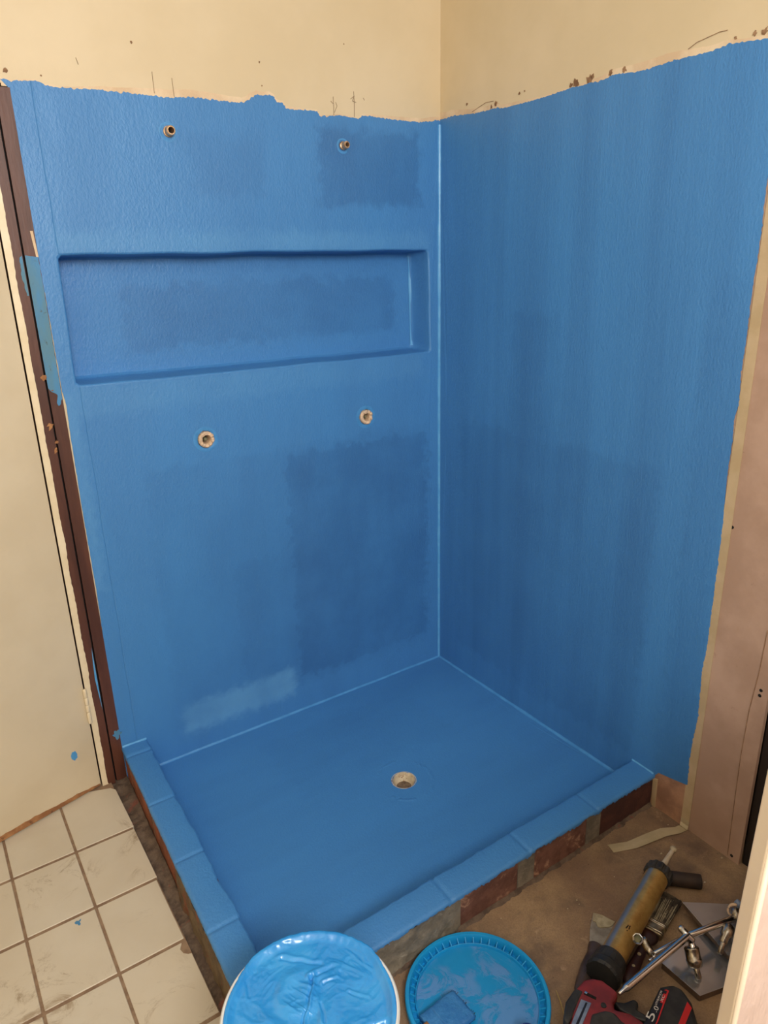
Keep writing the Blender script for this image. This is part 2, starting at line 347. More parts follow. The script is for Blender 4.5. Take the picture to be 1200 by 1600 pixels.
taps = [P2(py(321, 686)), P2(py(571, 651))]; pipes = [P2(py(262, 206)), P2(py(535, 228))]
tap_h = [circ(a, b, .0245, 28, .002, i) for i, (a, b) in enumerate(taps)]
pipe_h = [circ(a, b, .0115, 20) for a, b in pipes]
# ---- back wall
bm = bmesh.new()
DX0, DX1, DZ = -2.03, -1.262, 1.83           # doorway in the back wall
outer = [(XL, -.02), (DX0, -.02), (DX0, DZ), (-1.1925, DZ), (-1.1925, -.02), (.15, -.02), (.15, ZT), (XL, ZT)]
slab(bm, outer, [rl(-.001)] + tap_h + pipe_h, lambda u, v, d: (u, d, v), .10)
wall_back = build('wall_back', bm, M['cream'], kind='structure', label='cream plastered wall with a recessed niche, blue waterproofed below')
# bare plaster band just above the coat
def band(name, line, f, mat, parent, seed, hi=.016):
    up = [(u, v + .003 + hi * max(0.0, .25 + nz(u * 3 + seed, 3.3, 0) * 1.6)) for u, v in rag(line, .008, .0012, 60)]
    bm = bmesh.new(); slab(bm, rag(line, .01, .0, 60)[::1] and [(u, v - .012) for u, v in line] + up[::-1], [], f, .0006)
    return build(name, bm, mat, parent)
band('bare_plaster_band', bt, lambda u, v, d: (u, -.0008 + d, v), M['plaster'], wall_back, 1.0, .013)
# membrane on the back wall
top = rag(bt, .003, .0022, 130, .0016, 500)
out = top + [(0, -.0)] + [(-1.1915, -.0)] + [tuple(q) for q in rag(bl[::-1], .006, .0008, 80)] + [(bl[0][0], bl[0][1])]
bm = bmesh.new()
ex = [(-1.15 + .05 * i, .05 + .05 * j) for i in range(23) for j in range(34)]
ex = [q for q in ex if inpoly(q, out) and not (corners[0][0] - .02 < q[0] < corners[1][0] + .02 and corners[3][1] - .03 < q[1] < corners[0][1] + .03) and all((q[0] - a) ** 2 + (q[1] - b) ** 2 > .0009 for a, b in taps + pipes)]
slab(bm, out, [rl(-.004)] + tap_h + pipe_h, lambda u, v, d: (u, -.0022 + d + .0012 * nz(u, v, 0, s=5) * (d == 0), v), .002, ex)
wc = build('waterproof_coat', bm, M['b_back'], wall_back, label='blue brushed-on waterproofing coat')
# niche lining (lofted loops, then back)
bm = bmesh.new()
loops = [(-.004, -.0022), (-.0015, -.0016), (.0006, .001), (.0014, .005), (.002, .02), (.003, .05), (.0045, .08), (.007, .088), (.012, .0925)]
rings = [[bm.verts.new((p[0], yy, p[1])) for p in rl(o_, seed=0)] for (o_, yy) in loops]
for a, b in zip(rings, rings[1:]):
    n = len(a)
    for k in range(n): bm.faces.new((a[k], a[(k + 1) % n], b[(k + 1) % n], b[k]))
bm.faces.new([bm.verts.new(v.co) for v in rings[-1]])
build('niche_lining', bm, M['b_niche'], wall_back, smooth=True, label='blue painted recessed shelf niche')
bm = bmesh.new(); box(bm, -1.19, 0, .0985, .105, 1.1, 1.55); build('niche_backing', bm, M['black'], wall_back)
# vertical corner bead + floor beads
def cove(bm, pts, a, b, r, n=6):
    """concave fillet along pts; a,b unit vectors away from the corner along the two faces"""
    a = Vector(a); b = Vector(b); rings = []
    for p in pts:
        p = Vector(p); rr = r * (1 + .25 * nz(p.x, p.y, p.z, s=9)); c = p + a * rr + b * rr
        rings.append([bm.verts.new(c - a * rr * math.cos(t_) - b * rr * math.sin(t_)) for t_ in [math.pi / 2 * i / n for i in range(n + 1)]])
    for q, s in zip(rings, rings[1:]):
        for k in range(n): bm.faces.new((q[k], q[k + 1], s[k + 1], s[k]))
def seq(a, b, n): return [Vector(a).lerp(Vector(b), i / n) for i in range(n + 1)]
bm = bmesh.new(); cove(bm, seq((-.001, -.002, .003), (-.001, -.002, 1.835), 90), (-1, 0, 0), (0, -1, 0), .010)
build('sealant_bead', bm, M['b_bead'], wall_back, smooth=True, label='glossy blue vertical corner bead')
bm = bmesh.new(); cove(bm, seq((WX, -.002, .0), (-.002, -.002, .0), 70), (0, -1, 0), (0, 0, 1), .007)
build('sealant_bead', bm, M['b_bead2'], wall_back, smooth=True, label='glossy blue bead along the shower floor')
# niche internal bead (right inside corner and sill)
c1 = Vector((corners[1][0] - .004, .091, corners[1][1] - .006)); c2 = Vector((corners[2][0] - .004, .091, corners[2][1] + .006))
bm = bmesh.new(); cove(bm, seq(c1, c2, 20), (-1, 0, 0), (0, -1, 0), .011); build('sealant_bead', bm, M['b_bead'], wall_back, smooth=True)
# pencil marks, chips
def stroke(bm, pts, f, wd=.0012):
    for a, b in zip(pts, pts[1:]):
        a = f(*a); b = f(*b); dv = (b - a); n = dv.normalized()
        off = (ray(600, 800).cross(dv)).normalized() * wd / 2
        k = f'{0}'
        bm.faces.new([bm.verts.new(v) for v in (a + off, b + off, b - off, a - off)])
def pyo(x, y): v = py(x, y); v.y = -.0018; return v
bm = bmesh.new()
for s in ([(237,112),(239,130),(241,146)],[(268,122),(270,138),(272,152)],[(520,151),(521,168),(521,180)],[(516,158),(520,162)],[(524,160),(526,166),(522,176)],[(552,143),(553,160),(553,183)],[(547,155),(553,150),(550,158),(556,160)],[(118,90),(122,101)],[(567,153),(569,157)]):
    stroke(bm, s, pyo, .0013)
build('pencil_mark', bm, M['pencil'], wall_back, kind='stuff')
bm = bmesh.new()
for (cx, cy, r) in ((405, 97, .0022), (409, 134, .0018), (537, 69, .0015), (8, 110, .005), (64, 118, .002), (205, 66, .003)):
    c = py(cx, cy); slab(bm, circ(c.x, c.z, r, 10, r * .6, cx), [], lambda u, v, d: (u, -.0012 + d, v), .001)
build('chipped_spot', bm, M['chip'], wall_back, kind='stuff')

# ---- right wall
bm = bmesh.new()
fr = lambda u, v, d: sh(d, u, v)
slab(bm, [(0.14, 1.78), (0.14, ZT), (-3.3, ZT), (-3.3, 1.78)], [], fr, .12)
wall_right = build('wall_right', bm, M['creamr'], kind='structure', label='cream wall, blue waterproofed below, bare board at the end')
EB = -1.2421
bm = bmesh.new(); slab(bm, [(0, -.02), (0, 1.779), (EB, 1.779), (EB, -.0 + ZC)], [], lambda u, v, d: sh(d + .0004, u, v), .012)
build('cement_sheet', bm, M['board'], wall_right, label='bare brown cement sheet beside the opening')
bm = bmesh.new(); slab(bm, [(-.975, ZC), (-.975, .135), (-1.08, .16), (-1.08, ZC)], [], lambda u, v, d: sh(d - .0004, u, v), .0006)
build('damp_patch', bm, M['boardlow'], wall_right, label='paler tan patch of bare sheet')
right_top = [(690,188),(705,182),(720,180),(740,178),(765,172),(778,168),(785,170),(800,166),(830,158),(860,149),(880,142),(895,137),(920,131),(945,124),(960,117),(980,115),(1010,109),(1040,99),(1060,93),(1090,86),(1110,81),(1130,72),(1145,68),(1165,66),(1185,62),(1200,60),(1214,58)]
right_edge = [(1214,200),(1200,278),(1195,309),(1191,356),(1187,381),(1183,412),(1178,437),(1173,475),(1169,509),(1164,547),(1158,587),(1155,631),(1148,653),(1145,687),(1139,725),(1136,750),(1134,769),(1131,806),(1127,844),(1120,897),(1115,937),(1109,981),(1105,1012),(1097,1050),(1094,1087),(1091,1122),(1083,1156),(1078,1187),(1075,1225)]
Q2 = lambda v: (v.y, v.z)
rt = [Q2(px(*q)) for q in right_top]; rt[0] = (0.0, bt[-1][1]); re = [Q2(px(*q)) for q in right_edge]
band('bare_plaster_band', rt, lambda u, v, d: sh(-.0008 + d, u, v), M['plaster'], wall_right, 7.0, .02)
low = [Q2(px(1074, 1226)), Q2(px(1050, 1216)), Q2(px(1030, 1207)), Q2(px(1022, 1212))]
out = rag(rt, .003, .002, 130, .0012, 500) + rag(re, .004, .0012, 120, .001, 420) + low + [(-.96, .05), (-.905, .05), (-.905, 0), (0, 0)]
bm = bmesh.new(); ex = [(-.04 - .05 * i, .05 + .05 * j) for i in range(21) for j in range(35)]; ex = [q for q in ex if inpoly(q, out) and inpoly((q[0] - .02, q[1]), out) and inpoly((q[0], q[1] + .02), out)and inpoly((q[0]-.02, q[1] -.02), out)]
slab(bm, out, [], lambda u, v, d: sh(-.0024 + d + (.0012 * nz(u, v, 0, s=5) if d == 0 else 0), u, v), .002, ex)
build('waterproof_coat', bm, M['b_right'], wall_right, label='blue waterproofing coat with a torn right edge')
bm = bmesh.new(); cove(bm, [sh(-.002, y, -.035 * y) for y in [-.905 * i / 60 for i in range(61)]], (-1, 0, 0), (0, 0, 1), .008)
build('sealant_bead', bm, M['b_bead2'], wall_right, smooth=True, label='glossy blue bead along the shower floor')
for (cx, cy, r) in ((901,130,.010),(893,133,.005),(922,124,.009),(926,120,.006),(955,114,.006),(976,109,.006),(812,146,.003),(820,142,.002),(1150,60,.003),(1180,52,.004),(1196,49,.006),(775,162,.006),(768,167,.004),(730,163,.003)):
    bm = bmesh.new(); c = px(cx, cy); slab(bm, circ(c.y, c.z, r, 12, r * .9, cx), [], lambda u, v, d: sh(-.0016 + d, u, v), .001); build('chipped_patch', bm, M['chip'], wall_right)
for (cx, cy) in ((1187,1087),(1189,1079),(1143,1337),(1144,824)):
    bm = bmesh.new(); c = px(cx, cy); slab(bm, circ(c.y, c.z, .004, 12), [], lambda u, v, d: sh(-.0003 + d, u, v), .001); build('screw_hole', bm, M['black'], wall_right)
bm = bmesh.new()
for q in ([(1187,1050),(1171,1110),(1158,1180),(1147,1260),(1137,1336)],[(1200,985),(1187,1050)]):
    stroke(bm, q, lambda x, y: px(x, y) + Vector((-.0012, 0, 0)), .0016)
build('sheet_score_line', bm, M['chip'], wall_right)
bm = bmesh.new(); stroke(bm, [(738,175),(760,160),(772,158)], lambda x, y: px(x, y) + Vector((-.0014, 0, 0)), .0016); stroke(bm, [(1076,77),(1090,66),(1112,56),(1125,50),(1138,47)], lambda x, y: px(x, y) + Vector((-.0014, 0, 0)), .0016)
build('plaster_crack', bm, M['chip'], wall_right)
# stud opening beyond the sheet
bm = bmesh.new(); slab(bm, [(EB - .001, ZC), (EB - .001, 1.779), (EB - .036, 1.779), (EB - .036, ZC)], [], lambda u, v, d: sh(.014 + d, u, v), .09); build('stud', bm, M['stud'], wall_right, bevel=.002)
bm = bmesh.new(); slab(bm, [(EB - .3, ZC), (EB - .3, 1.779), (EB - .345, 1.779), (EB - .345, ZC)], [], lambda u, v, d: sh(.014 + d, u, v), .09); build('stud', bm, M['stud'], wall_right, bevel=.002)
bm = bmesh.new(); slab(bm, [(.05, -.02), (.05, 1.79), (-3.3, 1.79), (-3.3, -.02)], [], lambda u, v, d: sh(.11 + d, u, v), .03); build('cavity_backing', bm, M['stud'], wall_right)
bm = bmesh.new(); slab(bm, [(EB - .346, ZC), (EB - .346, 1.779), (-3.3, 1.779), (-3.3, ZC)], [], lambda u, v, d: sh(d, u, v), .012); build('cement_sheet', bm, M['board'], wall_right, label='bare sheet past the stud opening')
for zz, k in ((1158, 0), (1180, 1)):
    c = px(1192, zz, .03); bm = bmesh.new(); tube(bm, [(c.x, EB - .034, c.z), (c.x, EB - .15, c.z - .004), (c.x, EB - .31, c.z - .01)], .0085, 14)
    build('copper_pipe', bm, M['copper'], wall_right, smooth=True, label='copper water pipe in the stud opening')
# ---- rest of the room
bm = bmesh.new(); slab(bm, [(.1, -.02), (.1, ZT), (-3.3, ZT), (-3.3, -.02)], [], lambda u, v, d: (XL - d, u, v), .1); build('wall_left', bm, M['cream'], kind='structure', label='cream wall left of the door')
bm = bmesh.new(); slab(bm, [(XL - .1, -.02), (.2, -.02), (.2, ZT), (XL - .1, ZT)], [[(WIN[0], WIN[2]), (WIN[1], WIN[2]), (WIN[1], WIN[3]), (WIN[0], WIN[3])]], lambda u, v, d: (u, Y0 - d, v), .1)
build('wall_front', bm, M['cream'], kind='structure', label='cream wall with the window behind the camera')
bm = bmesh.new(); box(bm, XL - .1, .3, Y0 - .1, .1, ZT, ZT + .05); build('ceiling', bm, M['white'], kind='structure', label='white ceiling')
bm = bmesh.new(); box(bm, XL, -1.0, .45, .5, -.05, 2.3); box(bm, XL-.05, XL, .1, .5, -.05, 2.3); box(bm, -1.05, -1.0, .11, .45, -.05, 2.3); box(bm, XL, -1.0, .1, .5, 2.3, 2.35); build('door_light_block', bm, M['cream'], kind='structure', label='unseen box added behind the door to shut out sky light')  # unseen box, added to keep sky light out of the door gap
# ---- floor
bm = bmesh.new(); slab(bm, [(XL - .1, Y0 - .1), (.25, Y0 - .1), (.25, .5), (XL - .1, .5)], [circ(-.524, -.496, .034, 32)], lambda u, v, d: (u, v, -.012 - d), .07)
floor = build('floor', bm, M['mortard'], kind='structure', label='floor of cream tiles and stained concrete')
bm = bmesh.new(); fc = lambda u, v, d: sh(u, v, ZC - d)
ex = []
slab(bm, [(-1.205, YO + .004), (.06, YO + .004), (.14, -1.2), (.14, Y0), (-1.205, Y0)], [], fc, .03)
build('concrete_slab', bm, M['concrete'], floor, label='brown stained bare concrete')
# tiles
TX = [-1.2365, -1.385, -1.537, -1.689, -1.841, -1.993, -2.145, -2.297, XL]; TY = [-.021 + .0, -.229, -.437, -.645, -.853, -1.061, -1.269, -1.477, -1.685, -1.893, -2.1, -2.31, -2.52, -2.73, -2.94, -3.15]
TY[0] = .0
G = .0032; GY = .0045; tp = {}
bm = bmesh.new(); box(bm, XL, -1.2385, Y0, .06, -.011, ZC - .0008); build('grout', bm, M['grout'], floor, label='brown grout')
for i in range(8):
    for j in range(15):
        x1 = TX[i] - (G if i else 0); x0 = TX[i + 1] + G; y1 = TY[j] - GY; y0 = TY[j + 1] + GY
        if j == 0: y1 = .02
        b = .0025
        poly = [(x0, y0), (x1, y0), (x1, y1), (x0, y1)]
        if i == 0:
            rr = -.004 * (j >= 2)
            poly = [(x0, y0), (x1 + rr, y0), (x1 + rr, y1), (x0, y1)]
            if j == 0: poly = [(x0, y0), (x1 + .002, y0), (-1.236, -.045), (-1.247, -.030), (x0, .02)]
            if j == 3: poly = [(x0, y0), (x1 - .004, y0), (x1 - .003, y1 - .038), (x1 - .010, y1 - .036), (x1 - .018, y1 - .028), (x1 - .021, y1 - .015), (x1 - .014, y1 - .003), (x1 - .013, y1), (x0, y1)]
            if j == 4: poly = [(x0, y0), (x1 + .012, y0), (x1 + .012, y1), (x0, y1)]
        key = None
        if i and 0 < j: key = (round(x1 - x0, 4), round(y1 - y0, 4))
        if key in tp:
            me = tp[key]; o = link('tile', me, floor); o.location = ((x0 + x1) / 2, (y0 + y1) / 2, 0)
        else:
            cx, cy = (x0 + x1) / 2, (y0 + y1) / 2
            bm = bmesh.new(); slab(bm, [(u - cx, v - cy) for u, v in poly], [], lambda u, v, d: (u, v, ZC + .001 - d), .016)
            o = build('tile', bm, M['tile'], None, bevel=.0012, seg=1); o.parent = floor; o.location = (cx, cy, 0)
            if key: tp[key] = o.data
        if not o.modifiers: m_ = o.modifiers.new('b', 'BEVEL'); m_.width = .0012; m_.segments = 1
for (cx, cy, r) in ((122, 1442, .007),):
    c = pz(cx, cy, ZC); bm = bmesh.new(); slab(bm, circ(c.x, c.y, r, 18, r * 1.1, 3), [], lambda u, v, d: (u, v, ZC + .0016 - d), .0006); build('paint_spot', bm, M['oldblue'], floor, label='small blue-grey paint smear on a tile')
# rough mortar in the gutter beside the kerb and along its foot
def rough_strip(name, xs, ys, hf, mat, parent, **k):
    bm = bmesh.new(); V = [[bm.verts.new(sh(x, y, hf(x, y))) for y in ys] for x in xs]
    for a, b in zip(V, V[1:]):
        for j in range(len(ys) - 1): bm.faces.new((a[j], a[j + 1], b[j + 1], b[j]))
    return build(name, bm, mat, parent, smooth=True, **k)
rough_strip('mortar_bed', [-1.236 + .045 * i / 14 for i in range(15)], [.02 - 1.02 * j / 240 for j in range(241)],
            lambda x, y: -.006 + .013 * max(0, (x + 1.236) / .045) ** 1.3 + .005 * nz(x, y, 0, s=34) + .003 * nz(x, y, 3, s=160) + .0015 * nz(x, y, 5, s=400) + (.012 * max(0, nz(x, y, 8, s=22)) if y > -.2 else 0), M['mortard'], floor, label='rough grey-brown mortar between tiles and kerb')
# shower screed: falls to the drain
DR = Vector((-.524, -.496))
def zf(x, y):
    base = -.035 * y * (1 + x / 1.12) if x > -1.12 else 0
    base = max(base, 0); d = (Vector((x, y)) - DR).length
    return base * min(1, max(0, (d - .05) / .35)) - .000 + .0009 * nz(x, y, 0, s=9)
bm = bmesh.new()
o2 = [(-1.15, .01), (.0, .01), (.0, -.93), (-1.15, -.93)]
DRu = (DR.x - SK * DR.y, DR.y)
ex = [(-1.14 + .03 * i, 0 - .03 * j) for i in range(38) for j in range(31) if (Vector((-1.14 + .03 * i, -.03 * j)) - Vector(DRu)).length > .045]
slab(bm, o2, [circ(DRu[0], DRu[1], .0345, 40, .001, 2)], lambda u, v, d: sh(u, v, zf(u, v) - d), .012, ex)
build('shower_floor', bm, M['b_floor'], floor, smooth=False, label='blue coated shower floor falling to the drain')

# ---- kerb
kerb = thing('shower_kerb', 'low L-shaped brick kerb around the shower, bare brick outside under blue coat', 'kerb', sh(-1.15, -.94, 0))
JX = [0, -.2315, -.472, -.711, -.951, -1.1911]; JY = [0, -.058, -.291, -.521, -.75, -.9813]
pf = lambda x, y: (py(x, y, YO).x - SK * YO)
mj = [(pf(941, 1256), pf(919, 1270)), (pf(837, 1322), pf(811, 1338)), (pf(720, 1396), -.79)]
fb = [(0, mj[0][0]), (mj[0][1], mj[1][0]), (mj[1][1], mj[2][0]), (-.79, -.951), (-.956, -1.1911)]
for k, (a, b) in enumerate(fb):
    bm = bmesh.new(); box(bm, b + .0005, a - .0005, YO + .003 * (k > 2) + .0005, YI - .003, -.01, HH - .004, sh)
    build('brick', bm, M['brickdark'] if k == 0 else M['brick'], kerb, bevel=.003, label=['dark maroon brick at the wall end', 'pale-scuffed red brick', None, None, None][k])
for (a, b) in mj[:2]:
    bm = bmesh.new(); box(bm, b, a, YO + .0012, YI - .004, -.01, HH - .005, sh); build('mortar_joint', bm, M['mortar'], kerb)
for k in range(5):
    a, b = JY[k], JY[k + 1]
    if k == 4: b = YI - .0035 + .0
    bm = bmesh.new(); box(bm, LX + .002, WX - .003, b + (.005 if k < 4 else .004), a - .005 + .005 * (k == 0), -.012, HH - .004, sh)
    build('brick', bm, M['brickor'] if k < 3 else M['brick'], kerb, bevel=.003, label='orange-brown brick' if k < 3 else None)
    if k < 4:
        bm = bmesh.new(); box(bm, LX + .003, WX - .004, b - .005, b + .005, -.012, HH - .005, sh); build('mortar_joint', bm, M['mortar'], kerb)
# smeared mortar over the outer faces (left end of the front, far half of the side)
def smear(name, s0, s1, front, mat, thr=0.0):
    bm = bmesh.new(); n = int(abs(s1 - s0) / .006); V = []
    for i in range(n + 1):
        s = s0 + (s1 - s0) * i / n; row = []
        e = min(1, i / 4)
        for j in range(15):
            z = -.01 + (HH + .003) * j / 14 + .002 * nz(s, j, 1, s=20)
            off = (.0015 + .0045 * (.5 + nz(s, z, 4, s=28)) + .0025 * nz(s, z, 9, s=90)) * e
            if j < 4: off += .004 * (4 - j) / 4 * e
            row.append(bm.verts.new(sh(s, YO - off, z) if front else sh(LX - off, s, z)))
        V.append(row)
    for a, b in zip(V, V[1:]):
        for j in range(14): bm.faces.new((a[j], a[j + 1], b[j + 1], b[j]))
    return build(name, bm, mat, kerb, smooth=True, label='smeared rough grey mortar on the kerb face')
smear('mortar_smear', mj[2][0], -1.196, True, M['mortar'])
M['mortarg'] = simple('greenish_mortar', (122, 104, 78), (96, 80, 60), .92, 18, bs=110, bump=.9, bd=.003, c3=(132, 84, 60), s3=16, lo3=.52, hi3=.64)
smear('mortar_smear', -.50, -.985, False, M['mortarg'])
bm = bmesh.new(); V = []
for i in range(241):
    sx_ = -.003 - 1.16 * i / 240; w_ = .006 + .009 * max(0, nz(sx_, 3, 0, s=26) + .35) + .004 * nz(sx_, 4, 0, s=110)
    V.append([bm.verts.new(sh(sx_, YO + .0005 - .004 * (sx_ < -.72), ZC + .006 + .004 * nz(sx_, 1, 0, s=60))), bm.verts.new(sh(sx_, YO - w_ * .4 - .004 * (sx_ < -.72), ZC + .0035)), bm.verts.new(sh(sx_, YO - w_ - .005 * (sx_ < -.72), ZC - .001))])
for a, b in zip(V, V[1:]):
    for j in range(2): bm.faces.new((a[j], a[j + 1], b[j + 1], b[j]))
build('mortar_foot', bm, M['mortard'], kerb, smooth=True, label='dark crumbly mortar along the foot of the kerb')
# coat over the kerb: swept section
def coat(front):
    bm = bmesh.new(); J = JX if front else JY
    s0, s1 = (-.0, -1.190) if front else (0.0, -.955); n = 300; V = []
    for i in range(n + 1):
        s = s0 + (s1 - s0) * i / n
        dip = sum(math.exp(-((s - j - .004 * nz(i, j, 0, s=.05)) / .0045) ** 2) for j in J[1:-1]) * .0032
        if front: o_, i_ = YO, YI
        else: o_, i_ = LX, WX
        wo = .0035 * nz(s, 1, 0, s=14) + .0015 * nz(s, 2, 0, s=70); wi = (.003 if front else .006) * nz(s, 5, 0, s=12) + .0025 * nz(s, 6, 0, s=60)
        lip = .010 + .009 * nz(s, 9, 0, s=24) + .007 * nz(s, 11, 0, s=130)
        if not front and s > -.3: lip = .005 + .002 * nz(s, 9, 0, s=60)
        zt = HH - dip + .0012 * nz(s, 3, 0, s=6)
        f0 = 0.0
        sec = [(o_ - .0035 + wo * .3, zt - lip), (o_ - .0042 + wo * .4, zt - .005), (o_ - .001 + wo * .5, zt - .001), (o_ + .006 + wo * .5, zt + .0002),
               ((o_ + i_) / 2, zt + .0004), (i_ - .006 + wi, zt), (i_ - .001 + wi, zt - .002), (i_ + .0008 + wi, zt - .008), (i_ + .002 + wi * .6, zt - .04), (i_ + .003 + wi * .3, .02), (i_ + .006, zf(s, i_ + .01) + .004 if front else .003), (i_ + .013, (zf(s, i_ + .01) if front else 0) - .001)]
        V.append([bm.verts.new(sh(s, a, z) if front else sh(a, s, z)) for a, z in sec])
    for a, b in zip(V, V[1:]):
        for j in range(len(a) - 1): bm.faces.new((a[j], a[j + 1], b[j + 1], b[j]))
    return build('waterproof_coat', bm, M['b_kerb'], kerb, smooth=True, label='blue coat over the kerb top and inner face')
coat(True); coat(False)
bm = bmesh.new(); cove(bm, [sh(-.003, YO + (YI - YO) * i / 10, HH) for i in range(11)], (-1, 0, 0), (0, 0, 1), .004); build('sealant_bead', bm, M['b_bead'], kerb, smooth=True)
bm = bmesh.new(); cove(bm, [(WX + (LX - WX) * i / 10, -.003, HH) for i in range(11)], (0, -1, 0), (0, 0, 1), .005); build('sealant_bead', bm, M['b_bead'], kerb, smooth=True)
# strip of sealant where the kerb meets the sheet
bm = bmesh.new(); slab(bm, [(YO - .006, ZC), (YO + .0, .095), (YO - .014, .1), (YO - .016, ZC)], [], lambda u, v, d: sh(-.005 + d, u, v), .005); build('joint_tape', bm, M['tape'], wall_right, bevel=.001)

# ---- timber posts, jamb, door
def strip_poly(xa, xb, z0, z1, amp_l=0, amp_r=0, seed=0, step=.006):
    n = int((z1 - z0) / step)
    r_ = [(xb + amp_r * nz(z0 + (z1 - z0) * i / n, seed, 0, s=11) + amp_r * .4 * nz(z0 + (z1 - z0) * i / n, seed, 7, s=80), z0 + (z1 - z0) * i / n) for i in range(n + 1)]
    l_ = [(xa + amp_l * nz(z0 + (z1 - z0) * i / n, seed + 9, 0, s=11), z0 + (z1 - z0) * i / n) for i in range(n + 1)]
    return r_ + l_[::-1]
bm = bmesh.new(); slab(bm, strip_poly(-1.2215, -1.1925, .004, 1.822, .0006, .0004), [], lambda u, v, d: (u, -.003 + d, v), .07)
post = build('trim_1', bm, M['post'], kind='structure', label='dark brown timber post beside the blue wall')
bm = bmesh.new(); a = py(52, 402); b = py(88, 612)
pl = rag([(-1.2215, a.z + .004), (-1.1935, a.z), (-1.1935, b.z - .02)], .004, .0008, 90) + rag([(-1.1935, b.z - .02), (-1.204, b.z - .035), (-1.2035, b.z - .01), (-1.21, b.z - .003), (-1.2215, b.z + .01)], .003, .004, 80)
slab(bm, pl, [], lambda u, v, d: (u, -.0042 + d, v), .0014); build('old_paint_smear', bm, M['oldblue'], post, label='worn blue-grey paint smear')
bm = bmesh.new(); c = py(180, 1148); slab(bm, circ(c.x + .004, c.z, .011, 26, .012, 5), [], lambda u, v, d: (u, -.0042 + d, v), .0014); build('old_paint_smear', bm, M['oldblue'], post)
bm = bmesh.new(); a = py(47, 361); b = py(57, 402); slab(bm, [(a.x - .001, a.z), (a.x + .005, a.z), (b.x + .004, b.z), (b.x - .001, b.z)], [], lambda u, v, d: (u, -.0040 + d, v), .0014); build('torn_edge', bm, M['plaster'], post)
bm = bmesh.new(); box(bm, -1.2275, -1.2205, .012, .06, .0, 1.83); build('gap_backing', bm, M['black'], post)
bm = bmesh.new(); slab(bm, strip_poly(-1.262, -1.2265, .0, 1.822, 0, .0006, 2), [], lambda u, v, d: (u, -.005 + d, v), .075)
jamb = build('trim_2', bm, M['post'], kind='structure', label='brown timber door jamb with a ragged strip of cream paint')
bm = bmesh.new(); slab(bm, strip_poly(-1.2632, -1.2475, .004, 1.822, 0, .0035, 5, .004), [], lambda u, v, d: (u, -.0065 + d, v), .002); build('cream_paint_strip', bm, M['dstrip'], jamb, label='ragged cream paint on the jamb')
for (cx, cy, r) in ((68, 590, .006), (78, 665, .007), (81, 610, .002), (86, 704, .005), (88, 690, .004)):
    bm = bmesh.new(); c = py(cx, cy); slab(bm, circ(c.x, c.z, r, 16, r * 1.2, cx), [], lambda u, v, d: (u, -.0062 + d, v), .0012); build('paint_chip', bm, M['rawwood'], jamb)
bm = bmesh.new(); a = py(34, 400); b = py(46, 462)
slab(bm, rag([(-1.2275, a.z), (-1.234, a.z - .004), (-1.236, a.z - .04), (-1.232, b.z), (-1.2275, b.z)], .004, .002, 90), [], lambda u, v, d: (u, -.0062 + d, v), .0012); build('old_paint_smear', bm, M['oldblue'], jamb, label='worn blue-grey paint smear')
bm = bmesh.new(); a = py(148, 1050); b = py(157, 1108)
slab(bm, [(-1.2275, a.z + .08), (-1.231, a.z + .03), (-1.233, a.z - .02), (-1.2275, b.z)], [], lambda u, v, d: (u, -.0062 + d, v), .0012); build('paint_dribble', bm, M['b_bead'], jamb, label='pale blue paint dribble')
bm = bmesh.new(); slab(bm, [(DX0 - .06, DZ + .06), (DX0 - .06, DZ - .0), (-1.262, DZ - .0), (-1.262, DZ + .06)], [], lambda u, v, d: (u, -.012 + d, v), .02); build('trim_3', bm, M['dstrip'], kind='structure', label='cream door head')
# door leaf, standing a little open
H = Vector((-1.2665, -.004, 0)); D = (Vector((-1.547, -.0785, 0)) - Vector((-1.264, -.002, 0))).normalized(); N = Vector((-D.y, D.x, 0))
if N.y < 0: N = -N
fd = lambda u, v, d: H + D * u + N * d + Vector((0, 0, v))
bm = bmesh.new(); slab(bm, [(0, .014), (.75, .014), (.75, 1.815), (0, 1.815)], [], fd, .035)
door = build('door_1', bm, M['dcream'], kind='structure', bevel=.002, label='cream painted flush door standing slightly open, chipped along its foot')
e = [(0.004 + .746 * i / 150, .019 + .010 * max(0, min(1, i / 25)) + .007 * nz(i * .06, 4, 0) + .003 * nz(i * .33, 2, 0)) for i in range(151)]
bm = bmesh.new(); slab(bm, [(0.004, .013)] + e + [(.75, .013)], [], lambda u, v, d: fd(u, v, -.0012 + d), .0018); build('chipped_edge', bm, M['rawwood'], door, label='bare chipped wood along the foot of the door')
d_ = ray(116, 1181); nn = N; tt = (H - CP).dot(nn) / d_.dot(nn); c = CP + d_ * tt; u0 = (c - H).dot(D)
bm = bmesh.new(); slab(bm, [(u0 + q[0], c.z + q[1]) for q in circ(0, 0, .0115, 26, .003, 8)], [], lambda u, v, d: fd(H.x * 0 + u0 + (u - u0) * .75, c.z + (v - c.z) * 1.25, -.0012 + d), .0016); build('paint_spot', bm, M['b_bead'], door, label='small blue paint blot on the cream door')
hz = [py(137, 1072).z, py(148, 1125).z]; hx = -1.2655
hg = link('hinge', None, door, label='painted-over butt hinge')
zs = [hz[0], hz[0] - .028, hz[0] - .052, hz[0] - .075, hz[1]]
for a, b in zip(zs, zs[1:]):
    bm = bmesh.new(); lathe(bm, [(0, a - .0006), (.0048, a - .001), (.0055, a - .003), (.0055, b + .003), (.0048, b + .001), (0, b + .0006)], (hx, -.010, 0), n=16); build('knuckle', bm, M['dstrip'], hg, smooth=True)

# ---- white door leaf at the right, catching the sun
A = CP + ray(1117, 1600) * .80; B = CP + ray(1200, 1190) * .80
dz = (B - A); Bv = A + Vector((0, 0, 1))
